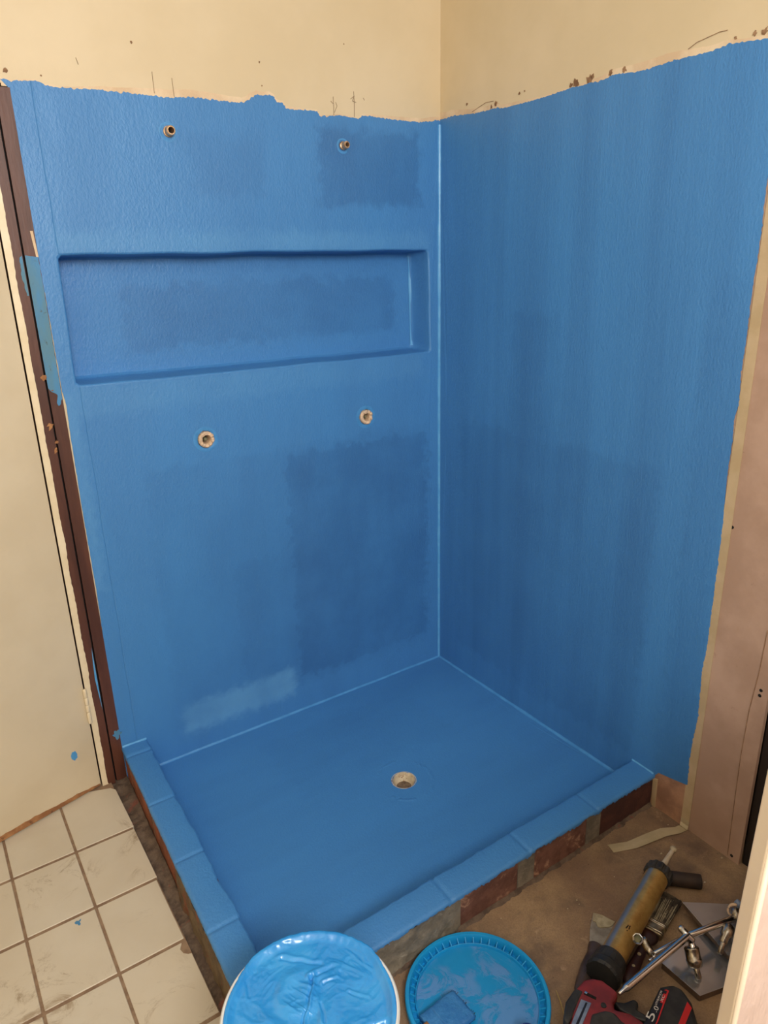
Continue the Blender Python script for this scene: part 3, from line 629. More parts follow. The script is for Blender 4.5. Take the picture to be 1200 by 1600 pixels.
# edge direction lying in the viewing plane of both sight lines, as near vertical as possible
npl = ray(1117, 1600).cross(ray(1200, 1190)).normalized(); up = (Vector((0, 0, 1)) - npl * npl.z).normalized()
base = A - up * ((A.z - ZC - .003) / up.z); fdir = Vector((.93, -.36, 0)); fdir = (fdir - up * fdir.dot(up)).normalized(); nrm = up.cross(fdir).normalized()
if nrm.dot(CP - base) < 0: nrm = -nrm
base = base + nrm * .020
ft = lambda u, v, d: base + fdir * u + up * v - nrm * d
W2, H2 = .66, .97
dr = thing('cupboard_door', 'white painted panelled door leaf catching the sun at the lower right edge', 'door', base)
bm = bmesh.new(); slab(bm, [(0, 0), (W2, 0), (W2, H2), (0, H2)], [[(.0075, .06), (W2 - .06, .06), (W2 - .06, H2 - .06), (.0075, H2 - .06)]], ft, .020); build('frame', bm, M['doore'], dr, bevel=.0025, seg=3)
bm = bmesh.new(); slab(bm, [(.006, .05), (W2 - .05, .05), (W2 - .05, H2 - .05), (.006, H2 - .05)], [], lambda u, v, d: ft(u, v, d + .004), .012); build('panel', bm, M['doorw'], dr)
bm = bmesh.new(); tube(bm, [ft(.0035, .002, -.0005), ft(.0035, H2 - .002, -.0005)], .0030, 12); build('bead', bm, M['doore'], dr, smooth=True)

# ================================================================ THINGS
# ---- pipe stubs
for i, (a, b) in enumerate(pipes):
    o = thing('pipe_stub', ['open brass pipe stub above the niche, left of the two', 'open brass pipe stub above the niche, nearer the corner'][i], 'pipe', (a, 0, b), 'pipe stubs above the niche')
    ax = Vector((0, -1, 0)); r = .0105 if i == 0 else .0088
    bm = bmesh.new(); lathe(bm, [(r + .002, -.004), (r + .002, .006), (r, .007), (r, .015), (r + .0006, .017), (r + .0006, .024), (r - .001, .026), (r - .003, .026), (r - .0032, -.03), (0, -.03)], (a, -.001, b), ax, 28); build('collar', bm, M['stub'], o, smooth=False)
    bm = bmesh.new(); lathe(bm, [(0, .0), (r - .0034, .0)], (a, -.001, b), ax, 20); build('bore', bm, M['black'], o)
    bm = bmesh.new(); lathe(bm, [(r + .0025, -.001), (r + .007, .0005), (r + .012, .0)], (a, -.0022, b), ax, 28, wob=lambda k, r_, h: .002 * nz(k, r_ * 90, 0)); build('paint_ring', bm, M['b_ring'], o, smooth=True)
# ---- tap bodies
for i, (a, b) in enumerate(taps):
    o = thing('shower_tap', ['tap spindle in a torn beige sleeve, under the left half of the niche', 'tap spindle in a ragged beige sleeve, under the niche nearer the corner'][i], 'tap', (a, 0, b), 'tap bodies below the niche')
    ax = Vector((0, -1, 0)); bm = bmesh.new()
    n = 40; u, v, dd = basis(ax); c = Vector((a, -.002, b)); rings = []
    for (r, h, w_) in ((.0225, -.045, 0), (.0225, -.004, 0), (.0228, .008, .004), (.0195, .012, .005), (.0135, .011, .004), (.0115, .003, .002), (.0115, -.045, 0)):
        ring = []
        for k in range(n):
            t_ = 2 * math.pi * k / n; q = 1 - (.45 if (math.sin(t_ * 2 + i * 2.1) > .5 and i == 1) else 0) * (h > .004)
            ring.append(bm.verts.new(c + dd * (h * q + w_ * nz(k * .5, i * 7, h * 50)) + (u * math.cos(t_) + v * math.sin(t_)) * (r + w_ * .25 * nz(k * .4, 3 + i, r * 99))))
        rings.append(ring)
    for p, q in zip(rings, rings[1:]):
        for k in range(n): bm.faces.new((p[k], p[(k + 1) % n], q[(k + 1) % n], q[k]))
    build('sleeve', bm, M['shroud'], o, smooth=False)
    bm = bmesh.new(); lathe(bm, [(0, -.03), (.0116, -.03)], c, ax, 20); build('hole', bm, M['black'], o)
    bm = bmesh.new(); lathe(bm, [(.0072, -.03), (.0072, -.014), (.0055, -.012), (.0050, -.003), (.0042, -.001), (0, -.001)], c, ax, 12); build('spindle', bm, M['oldmetal'], o, smooth=False)
    bm = bmesh.new(); lathe(bm, [(.0235, -.001), (.028, .0014), (.036, .0)], c, ax, 32, wob=lambda k, r_, h: .002 * nz(k * .5, r_ * 90, i)); build('paint_ring', bm, M['b_ring'], o, smooth=True)
# ---- drain
o = thing('floor_drain', 'open round cream drain pipe in the blue shower floor', 'drain', (DR.x, DR.y, 0))
bm = bmesh.new(); lathe(bm, [(.0375, .0004), (.036, .0012), (.0345, .0), (.0335, -.004), (.026, -.018), (.020, -.026), (.0195, -.05)], (DR.x, DR.y, 0), n=48, wob=lambda k, r_, h: .0012 * nz(k * .7, h * 90, 2)); build('pipe_wall', bm, M['draincup'], o, smooth=True)
bm = bmesh.new(); lathe(bm, [(0, -.025), (.012, -.0245), (.024, -.0225)], (DR.x, DR.y, 0), n=32, wob=lambda k, r_, h: .001 * nz(k, h * 90, 2)); build('silt', bm, M['drainmud'], o, smooth=True)
# ---- masking tape
tpz = thing('masking_tape', 'long cream masking tape running down the sheet edge and curling onto the concrete', 'tape', sh(-.003, -1.09, ZC))
bm = bmesh.new(); slab(bm, [(-1.0765, .03), (-1.0765, 1.835), (-1.1006, 1.835), (-1.1006, .03)], [], lambda u, v, d: sh(-.0012 + d, u, v), .0009); build('wall_length', bm, M['tape'], tpz)
upx = [(1062,1289),(1055,1292),(1032,1294),(1010,1302),(980,1315),(949,1320)]; lpx = [(1074,1297),(1062,1302),(1042,1306),(1020,1315),(995,1325),(959,1332)]
bm = bmesh.new(); V = []
def lerp_list(L_, t_):
    f = t_ * (len(L_) - 1); i = min(int(f), len(L_) - 2); f -= i; return (L_[i][0] + (L_[i + 1][0] - L_[i][0]) * f, L_[i][1] + (L_[i + 1][1] - L_[i][1]) * f)
V.append([sh(-.0014, -1.0765, .034), sh(-.0014, -1.0886, .034), sh(-.0014, -1.1006, .034)]); V.append([sh(-.002, -1.0765, .02), sh(-.002, -1.0886, .02), sh(-.002, -1.1006, .02)])
for i in range(31):
    t_ = i / 30; z = ZC + .0012 + .006 * math.sin(math.pi * t_) ** 2 * (1 - .5 * t_) + (.004 if i == 0 else 0); a = pz(*lerp_list(upx, t_), z); b = pz(*lerp_list(lpx, t_), z); V.append([a, (a + b) / 2 + Vector((0, 0, .0008)), b])
V = [[bm.verts.new(q) for q in r_] for r_ in V]
for a, b in zip(V, V[1:]):
    for j in range(2): bm.faces.new((a[j], a[j + 1], b[j + 1], b[j]))
o = build('loose_end', bm, M['tapef'], tpz, smooth=False, label='paler loose end curling over the floor'); m_ = o.modifiers.new('s', 'SOLIDIFY'); m_.thickness = .0004

# ---- paint bucket
BC = Vector((-1.1686, -1.1371, 0)); BR = .1478; BZ = .28
bk = thing('paint_bucket', 'round white plastic bucket full of thick bright blue paint', 'bucket', (BC.x, BC.y, ZC))
bm = bmesh.new(); lathe(bm, [(0, ZC), (.118, ZC), (.122, ZC + .004), (.1425, BZ - .045), (.1455, BZ - .044), (.146, BZ - .03), (.1435, BZ - .029), (.1442, BZ - .012), (BR, BZ - .011), (BR + .0003, BZ - .003), (BR - .002, BZ), (BR - .005, BZ), (BR - .0065, BZ - .004), (BR - .008, BZ - .04)], (BC.x, BC.y, 0), n=96)
build('pail', bm, M['white'], bk, smooth=True).modifiers.new('e', 'EDGE_SPLIT')
bm = bmesh.new(); NR, NA = 90, 240; rings = []
CRE = [(pz(*a, .27) - BC, pz(*b, .27) - BC, w_, d_) for a, b, w_, d_ in (((488, 1528), (472, 1604), .0022, .005), ((488, 1528), (520, 1512), .003, .004), ((505, 1538), (528, 1530), .0018, .0025), ((545, 1552), (575, 1560), .0018, .0025), ((530, 1520), (545, 1500), .002, .002), ((555, 1490), (580, 1520), .0015, .0018), ((505, 1600), (502, 1568), .002, .003), ((440, 1500), (500, 1508), .003, .003), ((430, 1480), (470, 1476), .002, .002), ((390, 1560), (385, 1535), .002, .002), ((495, 1462), (492, 1480), .0015, .002), ((510, 1463), (512, 1482), .0015, .002))]
def paint_h(x, y):
    p = Vector((x, y, 0)); 
    c = Vector((.004, .035)); dx, dy = x - c.x, y - c.y; r = math.hypot(dx, dy); th = math.atan2(dy, dx)
    wx = x + .02 * noise.noise(p * 14); wy = y + .02 * noise.noise(p * 14 + Vector((5, 3, 0)))
    sw = math.sin(th * 1 + r * 150) * math.exp(-((r - .035) / .03) ** 2)
    q = Vector((wx, wy, 0))
    ridge = lambda a, b, k, o: max(0, 1 - abs(noise.noise(Vector((q.x * a + q.y * b, q.y * a * .3 - q.x * b * .3, o)))) * k)
    mk = max(0, min(1, .4 + 2.2 * noise.noise(Vector((x * 16, y * 16, 11.0))))); mk2 = max(0, min(1, .35 + 2.2 * noise.noise(Vector((x * 18, y * 18, 21.0)))))
    h = .0020 * sw + .0030 * mk * ridge(30, 16, 7, 3.0) * .6 + .0014 * mk2 * ridge(14, -48, 7, 7.0) + .0009 * mk * ridge(90, 40, 5, 1.0) + .0003 * noise.noise(q * 150) + .0030 * noise.noise(q * 20)
    # creases
    for (A0, A1, wdt, dp) in CRE:
        A0 = Vector(A0[:2]); A1 = Vector(A1[:2]); ab = A1 - A0; tt = max(0, min(1, (Vector((x, y)) - A0).dot(ab) / ab.length_squared)); dd = Vector((x, y)) - (A0 + ab * tt) + Vector((noise.noise(Vector((x * 40, y * 40, 2.0))), 0)) * .006
        sd_ = dd.x * ab.y - dd.y * ab.x; dl = dd.length; h += (-dp * math.exp(-(dl / wdt) ** 2) + dp * .9 * math.exp(-((dl - wdt * 2.2) / (wdt * 1.3)) ** 2) * (1 if sd_ < 0 else .15)) * (1 - .5 * tt)
    # near-side hollow, shaped to stand in for a dark shadow band
    h -= .02 * max(0, min(1, (-.045 - y - .3 * abs(x + .02)) / .02))
    return h
for i in range(NR + 1):
    ring = []
    for k in range(NA):
        t_ = 2 * math.pi * k / NA; f = i / NR
        far = max(0, min(1, (math.cos(t_ - 1.05) - .45) / .25))
        edge = BR - .0048 + .0068 * far + .0022 * nz(math.cos(t_) * 16, math.sin(t_) * 16, 1) * (far > .1)
        r = edge * f; x, y = r * math.cos(t_), r * math.sin(t_)
        z = BZ - .0075 + paint_h(x, y) * (1 - f ** 14) + .0088 * max(0, min(1, (f - .86) / .09)) ** 1.6
        if i == NR: z = BZ - .004
        if i: ring.append(bm.verts.new((BC.x + x, BC.y + y, z)))
    if i == 0: cvert = bm.verts.new((BC.x, BC.y, BZ - .0075 + paint_h(0, 0)))
    else: rings.append(ring)
for k in range(NA): bm.faces.new((cvert, rings[0][k], rings[0][(k + 1) % NA]))
for a, b in zip(rings, rings[1:]):
    for k in range(NA): bm.faces.new((a[k], a[(k + 1) % NA], b[(k + 1) % NA], b[k]))
build('paint', bm, M['wet'], bk, smooth=True, label='thick swirled bright blue paint')

# ---- lid
LC = Vector((-.7985, -1.1355, 0)); LR = .1468
ld = thing('bucket_lid', 'round bright cyan bucket lid lying upturned on the concrete, smeared with paint', 'lid', (LC.x, LC.y, ZC))
z0 = ZC
bm = bmesh.new(); lathe(bm, [(.120, z0 + .0005), (LR - .004, z0 + .0005), (LR, z0 + .004), (LR + .0005, z0 + .021), (LR - .0015, z0 + .0235), (LR - .0075, z0 + .0235), (LR - .009, z0 + .021), (LR - .0095, z0 + .0022), (LR - .0200, z0 + .0022), (LR - .0205, z0 + .0125), (LR - .0212, z0 + .013), (LR - .0222, z0 + .0125), (LR - .0232, z0 + .006)], (LC.x, LC.y, 0), n=128)
build('rim', bm, M['lid'], ld, smooth=True).modifiers.new('e', 'EDGE_SPLIT')
bm = bmesh.new()
for k in range(48):
    t_ = 2 * math.pi * k / 48; u = Vector((math.cos(t_), math.sin(t_), 0)); v = Vector((-u.y, u.x, 0))
    vs = [bm.verts.new(Vector((LC.x, LC.y, 0)) + u * a + v * b + Vector((0, 0, z))) for a in (LR - .0202, LR - .0094) for b in (-.0012, .0012) for z in (z0 + .0022, z0 + .0175 + (.0 if a > LR - .015 else -.0055))]
    for q in ((0, 1, 3, 2), (4, 6, 7, 5), (0, 4, 5, 1), (2, 3, 7, 6), (0, 2, 6, 4), (1, 5, 7, 3)): bm.faces.new([vs[i] for i in q])
build('rib_ring', bm, M['lid'], ld, kind='stuff')
bm = bmesh.new(); lathe(bm, [(0, z0 + .0066), (.06, z0 + .0064), (LR - .0233, z0 + .006), (LR - .0233, z0 + .001), (0, z0 + .001)], (LC.x, LC.y, 0), n=96); build('disc', bm, M['liddisc'], ld, smooth=False, label='flat middle of the lid smeared with dull blue paint')

# ---- generic: prism from pixel outline standing at height z
def prism(name, pix, z, t_, mat, parent, bevel=.002, zfun=None, **k):
    pts = [pz(a, b, z) for a, b in pix]
    bm = bmesh.new(); slab(bm, [(p.x, p.y) for p in pts], [], lambda u, v, d: (u, v, (zfun(u, v) if zfun else z) - d), t_)
    return build(name, bm, mat, parent, bevel=bevel, **k)

# ---- brush on the lid
LB = z0 + .0075
br = thing('paint_brush', 'wide paint brush clogged with blue paint, lying on the cyan lid', 'brush', pz(700, 1580, LB))
a = pz(668, 1612, LB + .014); b = pz(724, 1570, LB + .010); ax = (b - a); ax.z = 0; ax.normalize(); sd = Vector((-ax.y, ax.x, 0)); tip = pz(724, 1570, LB + .01)
def brush_block(bm, s0, s1, w0, w1, t0, t1, zc, org, ax, sd, nx=14, ny=12, rough=.0):
    rows = []
    for i in range(nx + 1):
        f = i / nx; s = s0 + (s1 - s0) * f; wd = w0 + (w1 - w0) * f; th = t0 + (t1 - t0) * f; ring = []
        for k in range(ny * 2):
            t_ = 2 * math.pi * k / (ny * 2); cx = math.copysign(abs(math.cos(t_)) ** .35, math.cos(t_)); cz = math.copysign(abs(math.sin(t_)) ** .55, math.sin(t_))
            jj = rough * nz(k * .9, i * .25, s * 60)
            ring.append(bm.verts.new(org + ax * (s + jj * (3 if i == nx else .6)) + sd * (cx * wd / 2 + jj) + Vector((0, 0, zc + cz * th / 2 + jj * .6))))
        rows.append(ring)
    for p, q in zip(rows, rows[1:]):
        n = len(p)
        for k in range(n): bm.faces.new((p[k], p[(k + 1) % n], q[(k + 1) % n], q[k]))
    bm.faces.new(rows[0][::-1]); bm.faces.new(rows[-1])
org = Vector((tip.x, tip.y, 0))
bm = bmesh.new(); brush_block(bm, -.062, 0, .066, .070, .022, .014, LB + .0115, org, ax, sd, rough=.002); build('bristles', bm, M['wetd'], br, smooth=True, label='bristle head clotted with dull blue paint')
bm = bmesh.new()
for k in range(60):
    f = random.uniform(-.034, .034); zz = LB + .0115 + random.uniform(-.006, .006); q = org + sd * f + Vector((0, 0, zz)) - ax * .004; tube(bm, [q, q + ax * random.uniform(.004, .010) + sd * random.uniform(-.001, .001) + Vector((0, 0, random.uniform(-.002, .001)))], .0005, 4)
build('bristle_tips', bm, M['bristle'], br, kind='stuff')
bm = bmesh.new(); brush_block(bm, -.088, -.060, .066, .067, .019, .020, LB + .0115, org, ax, sd); build('ferrule', bm, M['wetd'], br, smooth=True)
bm = bmesh.new(); brush_block(bm, -.20, -.086, .016, .026, .012, .015, LB + .0115 + .006, org, ax, sd); build('handle', bm, M['rawwood'], br, smooth=True, label='wooden handle')
# ---- rounded grip poking in over the lid
g0 = pz(823, 1609, .045)
gp = thing('roller_handle', 'blue smeared rounded handle end resting on the near edge of the lid', 'handle', (g0.x, g0.y, ZC))
dv = (pz(835, 1720, .03) - g0).normalized(); bm = bmesh.new()
prof = [(0, -.0)] + [(.019 * math.sin(math.pi / 2 * i / 8), .016 - .016 * math.cos(math.pi / 2 * i / 8)) for i in range(1, 9)] + [(.0175, .04), (.016, .08), (.018, .12), (.010, .13), (0, .13)]
lathe(bm, prof, g0 - dv * .010, dv, 28); build('grip', bm, M['pipegrip'], gp, smooth=True)
bm = bmesh.new(); tube(bm, [g0 + dv * .115, g0 + dv * .25], .004, 12); build('steel_rod', bm, M['chrome'], gp, smooth=True)

# ---- battery caulking gun
TA = pz(1029, 1365, .040); TB = pz(947, 1514, .046); td = (TB - TA).normalized(); TL = (TB - TA).length
gun = thing('caulking_gun', 'battery caulking gun with gold tube and red and black body, lying on the concrete', 'tool', (TB.x, TB.y, ZC))
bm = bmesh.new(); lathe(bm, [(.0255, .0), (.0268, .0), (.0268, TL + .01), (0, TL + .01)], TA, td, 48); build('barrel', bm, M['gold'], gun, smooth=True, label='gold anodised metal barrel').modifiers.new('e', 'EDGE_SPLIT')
bm = bmesh.new(); lathe(bm, [(0, -.014), (.010, -.0145), (.012, -.012), (.028, -.010), (.031, -.007), (.0315, .012), (.030, .016), (.0272, .017)], TA, td, 72, wob=lambda k, r_, h: (.0012 if (k // 3) % 2 else -.0008) * (r_ > .029) + .0006 * nz(k, h * 200, 0)); build('front_ring', bm, M['rubber'], gun, smooth=False)
NT0 = TA - td * .012; tipp = pz(1052, 1327, .042); nd = (NT0 - tipp).normalized(); nl = (NT0 - tipp).length
bm = bmesh.new(); lathe(bm, [(0, 0), (.0042, 0), (.0046, .004), (.0085, nl - .004), (.0095, nl + .004)], tipp, nd, 20); build('nozzle', bm, M['nozzle'], gun, smooth=True)
bm = bmesh.new(); lathe(bm, [(0, -.009), (.006, -.006), (.0085, -.001), (.0075, .005), (.0045, .007)], tipp, nd, 16, wob=lambda k, r_, h: .0025 * nz(k * .6, h * 300, 1)); build('dried_blob', bm, M['debris'], gun, smooth=True)
bm = bmesh.new(); lathe(bm, [(.0272, TL - .030), (.0315, TL - .029), (.0330, TL - .020), (.0335, TL - .004), (.036, TL + .001), (.037, TL + .016), (.034, TL + .022), (0, TL + .022)], TA, td, 64, wob=lambda k, r_, h: (.0008 if (k // 4) % 2 else -.0006) * (.033 <= r_ <= .034)); build('rear_collar', bm, M['blackp'], gun, smooth=False)
sx = Vector((-td.y, td.x, 0)).normalized()
# ink strokes on the barrel
bm = bmesh.new()
for (cx, cy, dx_, dy_) in ((979, 1449, 1.5, 4), (983, 1451, -2, 3), (980, 1454, 2, 2), (981, 1447, 2.5, 5), (984, 1448, 1, 4)):
    d1 = ray(cx, cy); q0 = pz(cx, cy, .07); 
    oc = CP - TA; 
    # intersect sight line with the barrel cylinder
    dn = d1 - td * d1.dot(td); on = oc - td * oc.dot(td); aa = dn.dot(dn); bb = 2 * dn.dot(on); cc = on.dot(on) - .0271 ** 2; s_ = (-bb - math.sqrt(max(0, bb * bb - 4 * aa * cc))) / (2 * aa); P = CP + d1 * s_
    n_ = (P - TA) - td * (P - TA).dot(td); n_.normalize(); t2 = td.cross(n_)
    aL = td * (dy_ * .0008) ; bL = t2 * .0011 
    bm.faces.new([bm.verts.new(v) for v in (P - aL - bL, P + aL - bL, P + aL + bL, P - aL + bL)])
build('ink_mark', bm, M['black'], gun, label='small dark hand-drawn mark on the barrel')
GB = .074
prism('motor_housing', [(925,1527),(940,1530),(955,1541),(967,1552),(958,1566),(961,1576),(985,1582),(1003,1594),(1012,1604),(990,1640),(945,1625),(915,1700),(868,1700),(880,1620),(893,1590),(887,1566),(899,1545),(912,1530)], GB, .050, M['redp'], gun, bevel=.007, seg=3, label='red plastic motor housing')
prism('side_guard', [(899,1543),(912,1548),(905,1562),(896,1585),(888,1600),(880,1592),(884,1564)], GB + .0016, .05, M['blackp'], gun, bevel=.004)
prism('handle_grip', [(924,1582),(944,1577),(962,1582),(972,1594),(990,1605),(1000,1625),(985,1665),(935,1640),(915,1625)], GB + .003, .062, M['rubber'], gun, bevel=.008, seg=3, label='black rubber grip')
prism('trigger_guard', [(958,1563),(975,1566),(990,1560),(998,1566),(996,1577),(1014,1588),(1012,1597),(990,1590),(968,1577)], GB - .012, .03, M['blackp'], gun, bevel=.004)
prism('slide_label', [(908,1561),(924,1567),(905,1612),(890,1606)], GB + .0022, .004, M['greyblue'], gun, bevel=.0006)
prism('slide_slot', [(915,1566),(918,1567),(901,1608),(897,1606)], GB + .0028, .003, M['navy'], gun, bevel=0)
prism('vent_slot', [(914,1549),(932,1558),(931,1562),(912,1553)], GB + .0008, .002, M['black'], gun, bevel=0)
prism('chrome_catch', [(914,1548),(919,1551),(917,1553),(913,1551)], GB + .0022, .003, M['chrome'], gun, bevel=.0005)
c = pz(943, 1571, GB); bm = bmesh.new(); lathe(bm, [(0, .0008), (.0030, .0008), (.0032, .0016), (.0052, .0016), (.0056, 0)], c, (0, 0, 1), 20); build('screw', bm, M['blackp'], gun)
ZB = .066
bat = prism('battery', [(1031,1540),(1050,1537),(1068,1546),(1082,1566),(1092,1600),(1085,1640),(1030,1665),(985,1640),(1004,1600)], ZB, .056, M['blackp'], gun, bevel=.008, seg=3, label='black battery pack with red stripe and dark label')
def sub(name, pix, z, t_, mat, **k): return prism(name, pix, z, t_, mat, bat, bevel=0, **k)
sub('label_plate', [(1032,1543),(1046,1548),(1030,1594),(1022,1612),(1003,1606),(1011,1594)], ZB + .0012, .003, M['navy'])
sub('label_border', [(1041,1546),(1045.5,1548),(1029,1594),(1024,1605),(1022.5,1604),(1027.5,1592),(1042.5,1548.5),(1038,1547)], ZB + .0015, .001, M['redl'])
sub('red_stripe', [(1074,1565),(1081,1575),(1066,1612),(1055,1612)], ZB + .0012, .003, M['redl'])
sub('label_box', [(1037,1552),(1042.5,1554),(1037,1568),(1031.5,1566)], ZB + .0017, .0008, M['redl'])
def text(s, pa, pb, z, mat, parent, name, hpx):
    """flat lettering running from pixel pa to pixel pb at height z"""
    cu = bpy.data.curves.new(name, 'FONT'); cu.body = s; cu.extrude = .0002; to = bpy.data.objects.new(name, cu); COL.objects.link(to)
    dg = bpy.context.evaluated_depsgraph_get(); me = bpy.data.meshes.new_from_object(to.evaluated_get(dg)); bpy.data.objects.remove(to)
    xs = [v.co.x for v in me.vertices]; ys = [v.co.y for v in me.vertices]; x0, x1, y0, y1 = min(xs), max(xs), min(ys), max(ys)
    A_ = pz(*pa, z); B_ = pz(*pb, z); X = B_ - A_; Y = Vector((-X.y, X.x, 0)).normalized() * hpx
    for v in me.vertices:
        q = A_ + X * ((v.co.x - x0) / (x1 - x0)) + Y * ((v.co.y - y0) / (y1 - y0)); v.co = (q.x, q.y, z + v.co.z)
    me.materials.clear(); me.materials.append(mat)
    o = link(name, me, parent); o.matrix_parent_inverse = Matrix.Translation(parent.location).inverted(); return o
# ---- battery lettering
TZ = ZB + .0016
text('5', (1020, 1597), (1025, 1586), TZ, M['whitel'], bat, 'lettering', .0145)
text('.0', (1026, 1582), (1030, 1575), TZ, M['whitel'], bat, 'lettering', .0085)
text('LITHIUM-ION', (1026, 1571), (1035, 1549), TZ, M['whitel'], bat, 'lettering', .0035)
text('XC', (1035, 1566), (1039.5, 1556), ZB + .0020, M['whitel'], bat, 'lettering', .0055)

# ---- putty knife
kn = thing('putty_knife', 'putty knife with dried plaster on its steel blade, left of the gun barrel', 'knife', pz(935, 1470, ZC))
prism('blade', [(927,1427),(961,1440),(944,1486),(921,1475),(922,1450)], ZC + .006, .0014, M['blade'], kn, bevel=0)
prism('dried_plaster', [(927,1426),(933,1427),(942,1430),(961,1440),(957,1446),(952,1448),(946,1448),(939,1449),(934,1447),(931,1440),(926,1438)], ZC + .0085, .003, M['driedpl'], kn, bevel=.0008)
ka, kb = pz(931, 1478, ZC + .010), pz(906, 1548, ZC + .014); kd = (kb - ka).normalized()
bm = bmesh.new(); tube(bm, [ka - kd * .004, ka, ka + kd * .012, ka + kd * .022, ka + kd * .032, ka + kd * .06, ka + kd * .10, kb, kb + kd * .01], [.013, .016, .0145, .012, .0135, .0155, .0145, .012, .006], 16, flat=.62)
build('handle', bm, M['handleb'], kn, smooth=True, label='dark plastic handle')
# ---- old brush beside the barrel
ob = thing('old_paint_brush', 'old dark-bristled paint brush with dented metal ferrule behind the gun barrel', 'brush', pz(1020, 1450, ZC))
p0 = pz(1021, 1452, ZC + .012); p1 = pz(1046, 1402, ZC + .012); oa = (p1 - p0); oa.z = 0; ol = oa.length; oa.normalize(); os_ = Vector((-oa.y, oa.x, 0)); og = Vector((p0.x, p0.y, 0))
wd = .047
bm = bmesh.new(); brush_block(bm, .018, ol + .004, wd * .98, wd * 1.1, .018, .009, ZC + .012, og, oa, os_, rough=.0016); build('bristle_core', bm, M['bristle'], ob, smooth=False)
bm = bmesh.new()
for k in range(240):
    f = random.uniform(-.5, .5); zz = ZC + .012 + random.uniform(.001, .0095) * (1 - abs(f) * .5); q = og + os_ * f * wd + oa * .020 + Vector((0, 0, zz)); e_ = og + os_ * (f * wd * 1.18 + random.uniform(-.003, .003)) + oa * (ol + random.uniform(-.012, .008)) + Vector((0, 0, zz - .002 + random.uniform(-.004, .001))); tube(bm, [q, (q + e_) / 2 + os_ * random.uniform(-.0015, .0015) + Vector((0, 0, .001)), e_], .00045, 4)
build('bristles', bm, M['bristle'], ob, kind='stuff')
bm = bmesh.new()
for k in range(110):
    f = random.uniform(-.5, .5); zz = ZC + .012 + random.uniform(.006, .0105) * (1 - abs(f) * .5); q = og + os_ * f * wd + oa * .020 + Vector((0, 0, zz)); l_ = random.uniform(.25, .85) * (ol - .02); e_ = q + oa * l_ + os_ * (f * wd * .1 * random.uniform(0, 2)) - Vector((0, 0, .001)); tube(bm, [q, e_], .0004, 4)
build('pale_bristles', bm, M['driedpl'], ob, kind='stuff', label='bristles stiff with pale dried paint')
bm = bmesh.new(); brush_block(bm, -.012, .021, wd * .96, wd, .017, .019, ZC + .012, og, oa, os_, ny=16); build('ferrule', bm, M['ferrule'], ob, smooth=True, label='dull dented steel ferrule')
for s_ in (-.006, .012, .016):
    bm = bmesh.new(); brush_block(bm, s_ - .0012, s_ + .0012, wd * 1.0, wd * 1.01, .0205, .0208, ZC + .012, og, oa, os_, nx=2, ny=16); build('ferrule_band', bm, M['chromed'], ob, smooth=True)
q0 = pz(1014, 1462, ZC + .013); q1 = pz(978, 1536, ZC + .012); hd = (q1 - q0).normalized(); hl = (q1 - q0).length
bm = bmesh.new(); tube(bm, [q0 - hd * .006, q0 + hd * .006, q0 + hd * .02, q0 + hd * .04, q0 + hd * hl * .55, q0 + hd * hl * .8, q1 - hd * .008, q1], [.0205, .0205, .014, .010, .0115, .0155, .014, .006], 18, flat=.55); build('handle', bm, M['handle'], ob, smooth=True, label='dark varnished handle')
for f_ in (.45, .7):
    c = q0 + hd * hl * f_ + Vector((0, 0, .0075)); bm = bmesh.new(); lathe(bm, [(0, .001), (.003, .0006), (.0042, -.001)], c, (0, 0, 1), 14, wob=lambda k, r_, h: .001 * nz(k, h, 3)); build('paint_fleck', bm, M['driedpl'], ob)
# ---- dark offcut
oc_ = thing('pipe_offcut', 'short dark brown tube offcut lying by the gun nozzle ring', 'pipe', pz(1075, 1380, ZC))
c0 = pz(1046, 1372, ZC + .017); c1 = pz(1095, 1378, ZC + .017); bm = bmesh.new(); cd = (c1 - c0).normalized(); cl = (c1 - c0).length
lathe(bm, [(.0145, .002), (.0165, 0), (.0170, .003), (.0170, cl - .003), (.0165, cl), (.0148, cl), (.0140, cl - .004), (.0140, .002)], c0, cd, 40); build('tube_wall', bm, M['darkpipe'], oc_, smooth=True)
# ---- polished plates
def plate(label, pix, z, th, extra):
    o = thing('polished_plate', label, 'plate', pz(*pix[0], ZC), 'polished plates under the chrome arms')
    prism('slab', pix, z, th, M['plateedge'], o, bevel=.001); prism('mirror_face', pix, z + .0012, .001, M['plate'], o, bevel=.0004); return o
plate('mirror-bright square plate half under the chrome rods, nearest the battery', [(1034,1504),(1094,1556),(1153,1534),(1200,1515),(1146,1487),(1085,1452)], ZC + .0165, .0165, 0)
plate('polished plate standing behind, its left corner by the old brush', [(1066,1409),(1137,1492),(1190,1492),(1230,1440),(1152,1413)], ZC + .036, .012, 0)
# strip under plate two so that it rests on the other one
# ---- chrome fitting
ch = thing('chrome_fitting', 'chrome rod fitting with ring socket and knurled bodies lying over the plates', 'fitting', pz(1075, 1465, ZC))
def rod(name, a, za, b, zb, r, mat='chrome', prof=None, **k):
    A_ = pz(*a, za); B_ = pz(*b, zb); d_ = (B_ - A_).normalized(); L_ = (B_ - A_).length; bm = bmesh.new()
    lathe(bm, prof(L_) if prof else [(0, 0), (r * .8, 0), (r, r * .3), (r, L_ - r * .3), (r * .8, L_), (0, L_)], A_, d_, 28); return build(name, bm, M[mat], ch, smooth=True, **k)
PH = .012
rod('long_rod', (967, 1553), .088, (1076, 1461), .082, .0072, prof=lambda L: [(0, 0), (.0030, .0005), (.0042, .014), (.0066, .020), (.0074, .024), (.0074, L)])
rod('rear_rod', (1076, 1462), .082, (1160, 1430), .066, .0068)
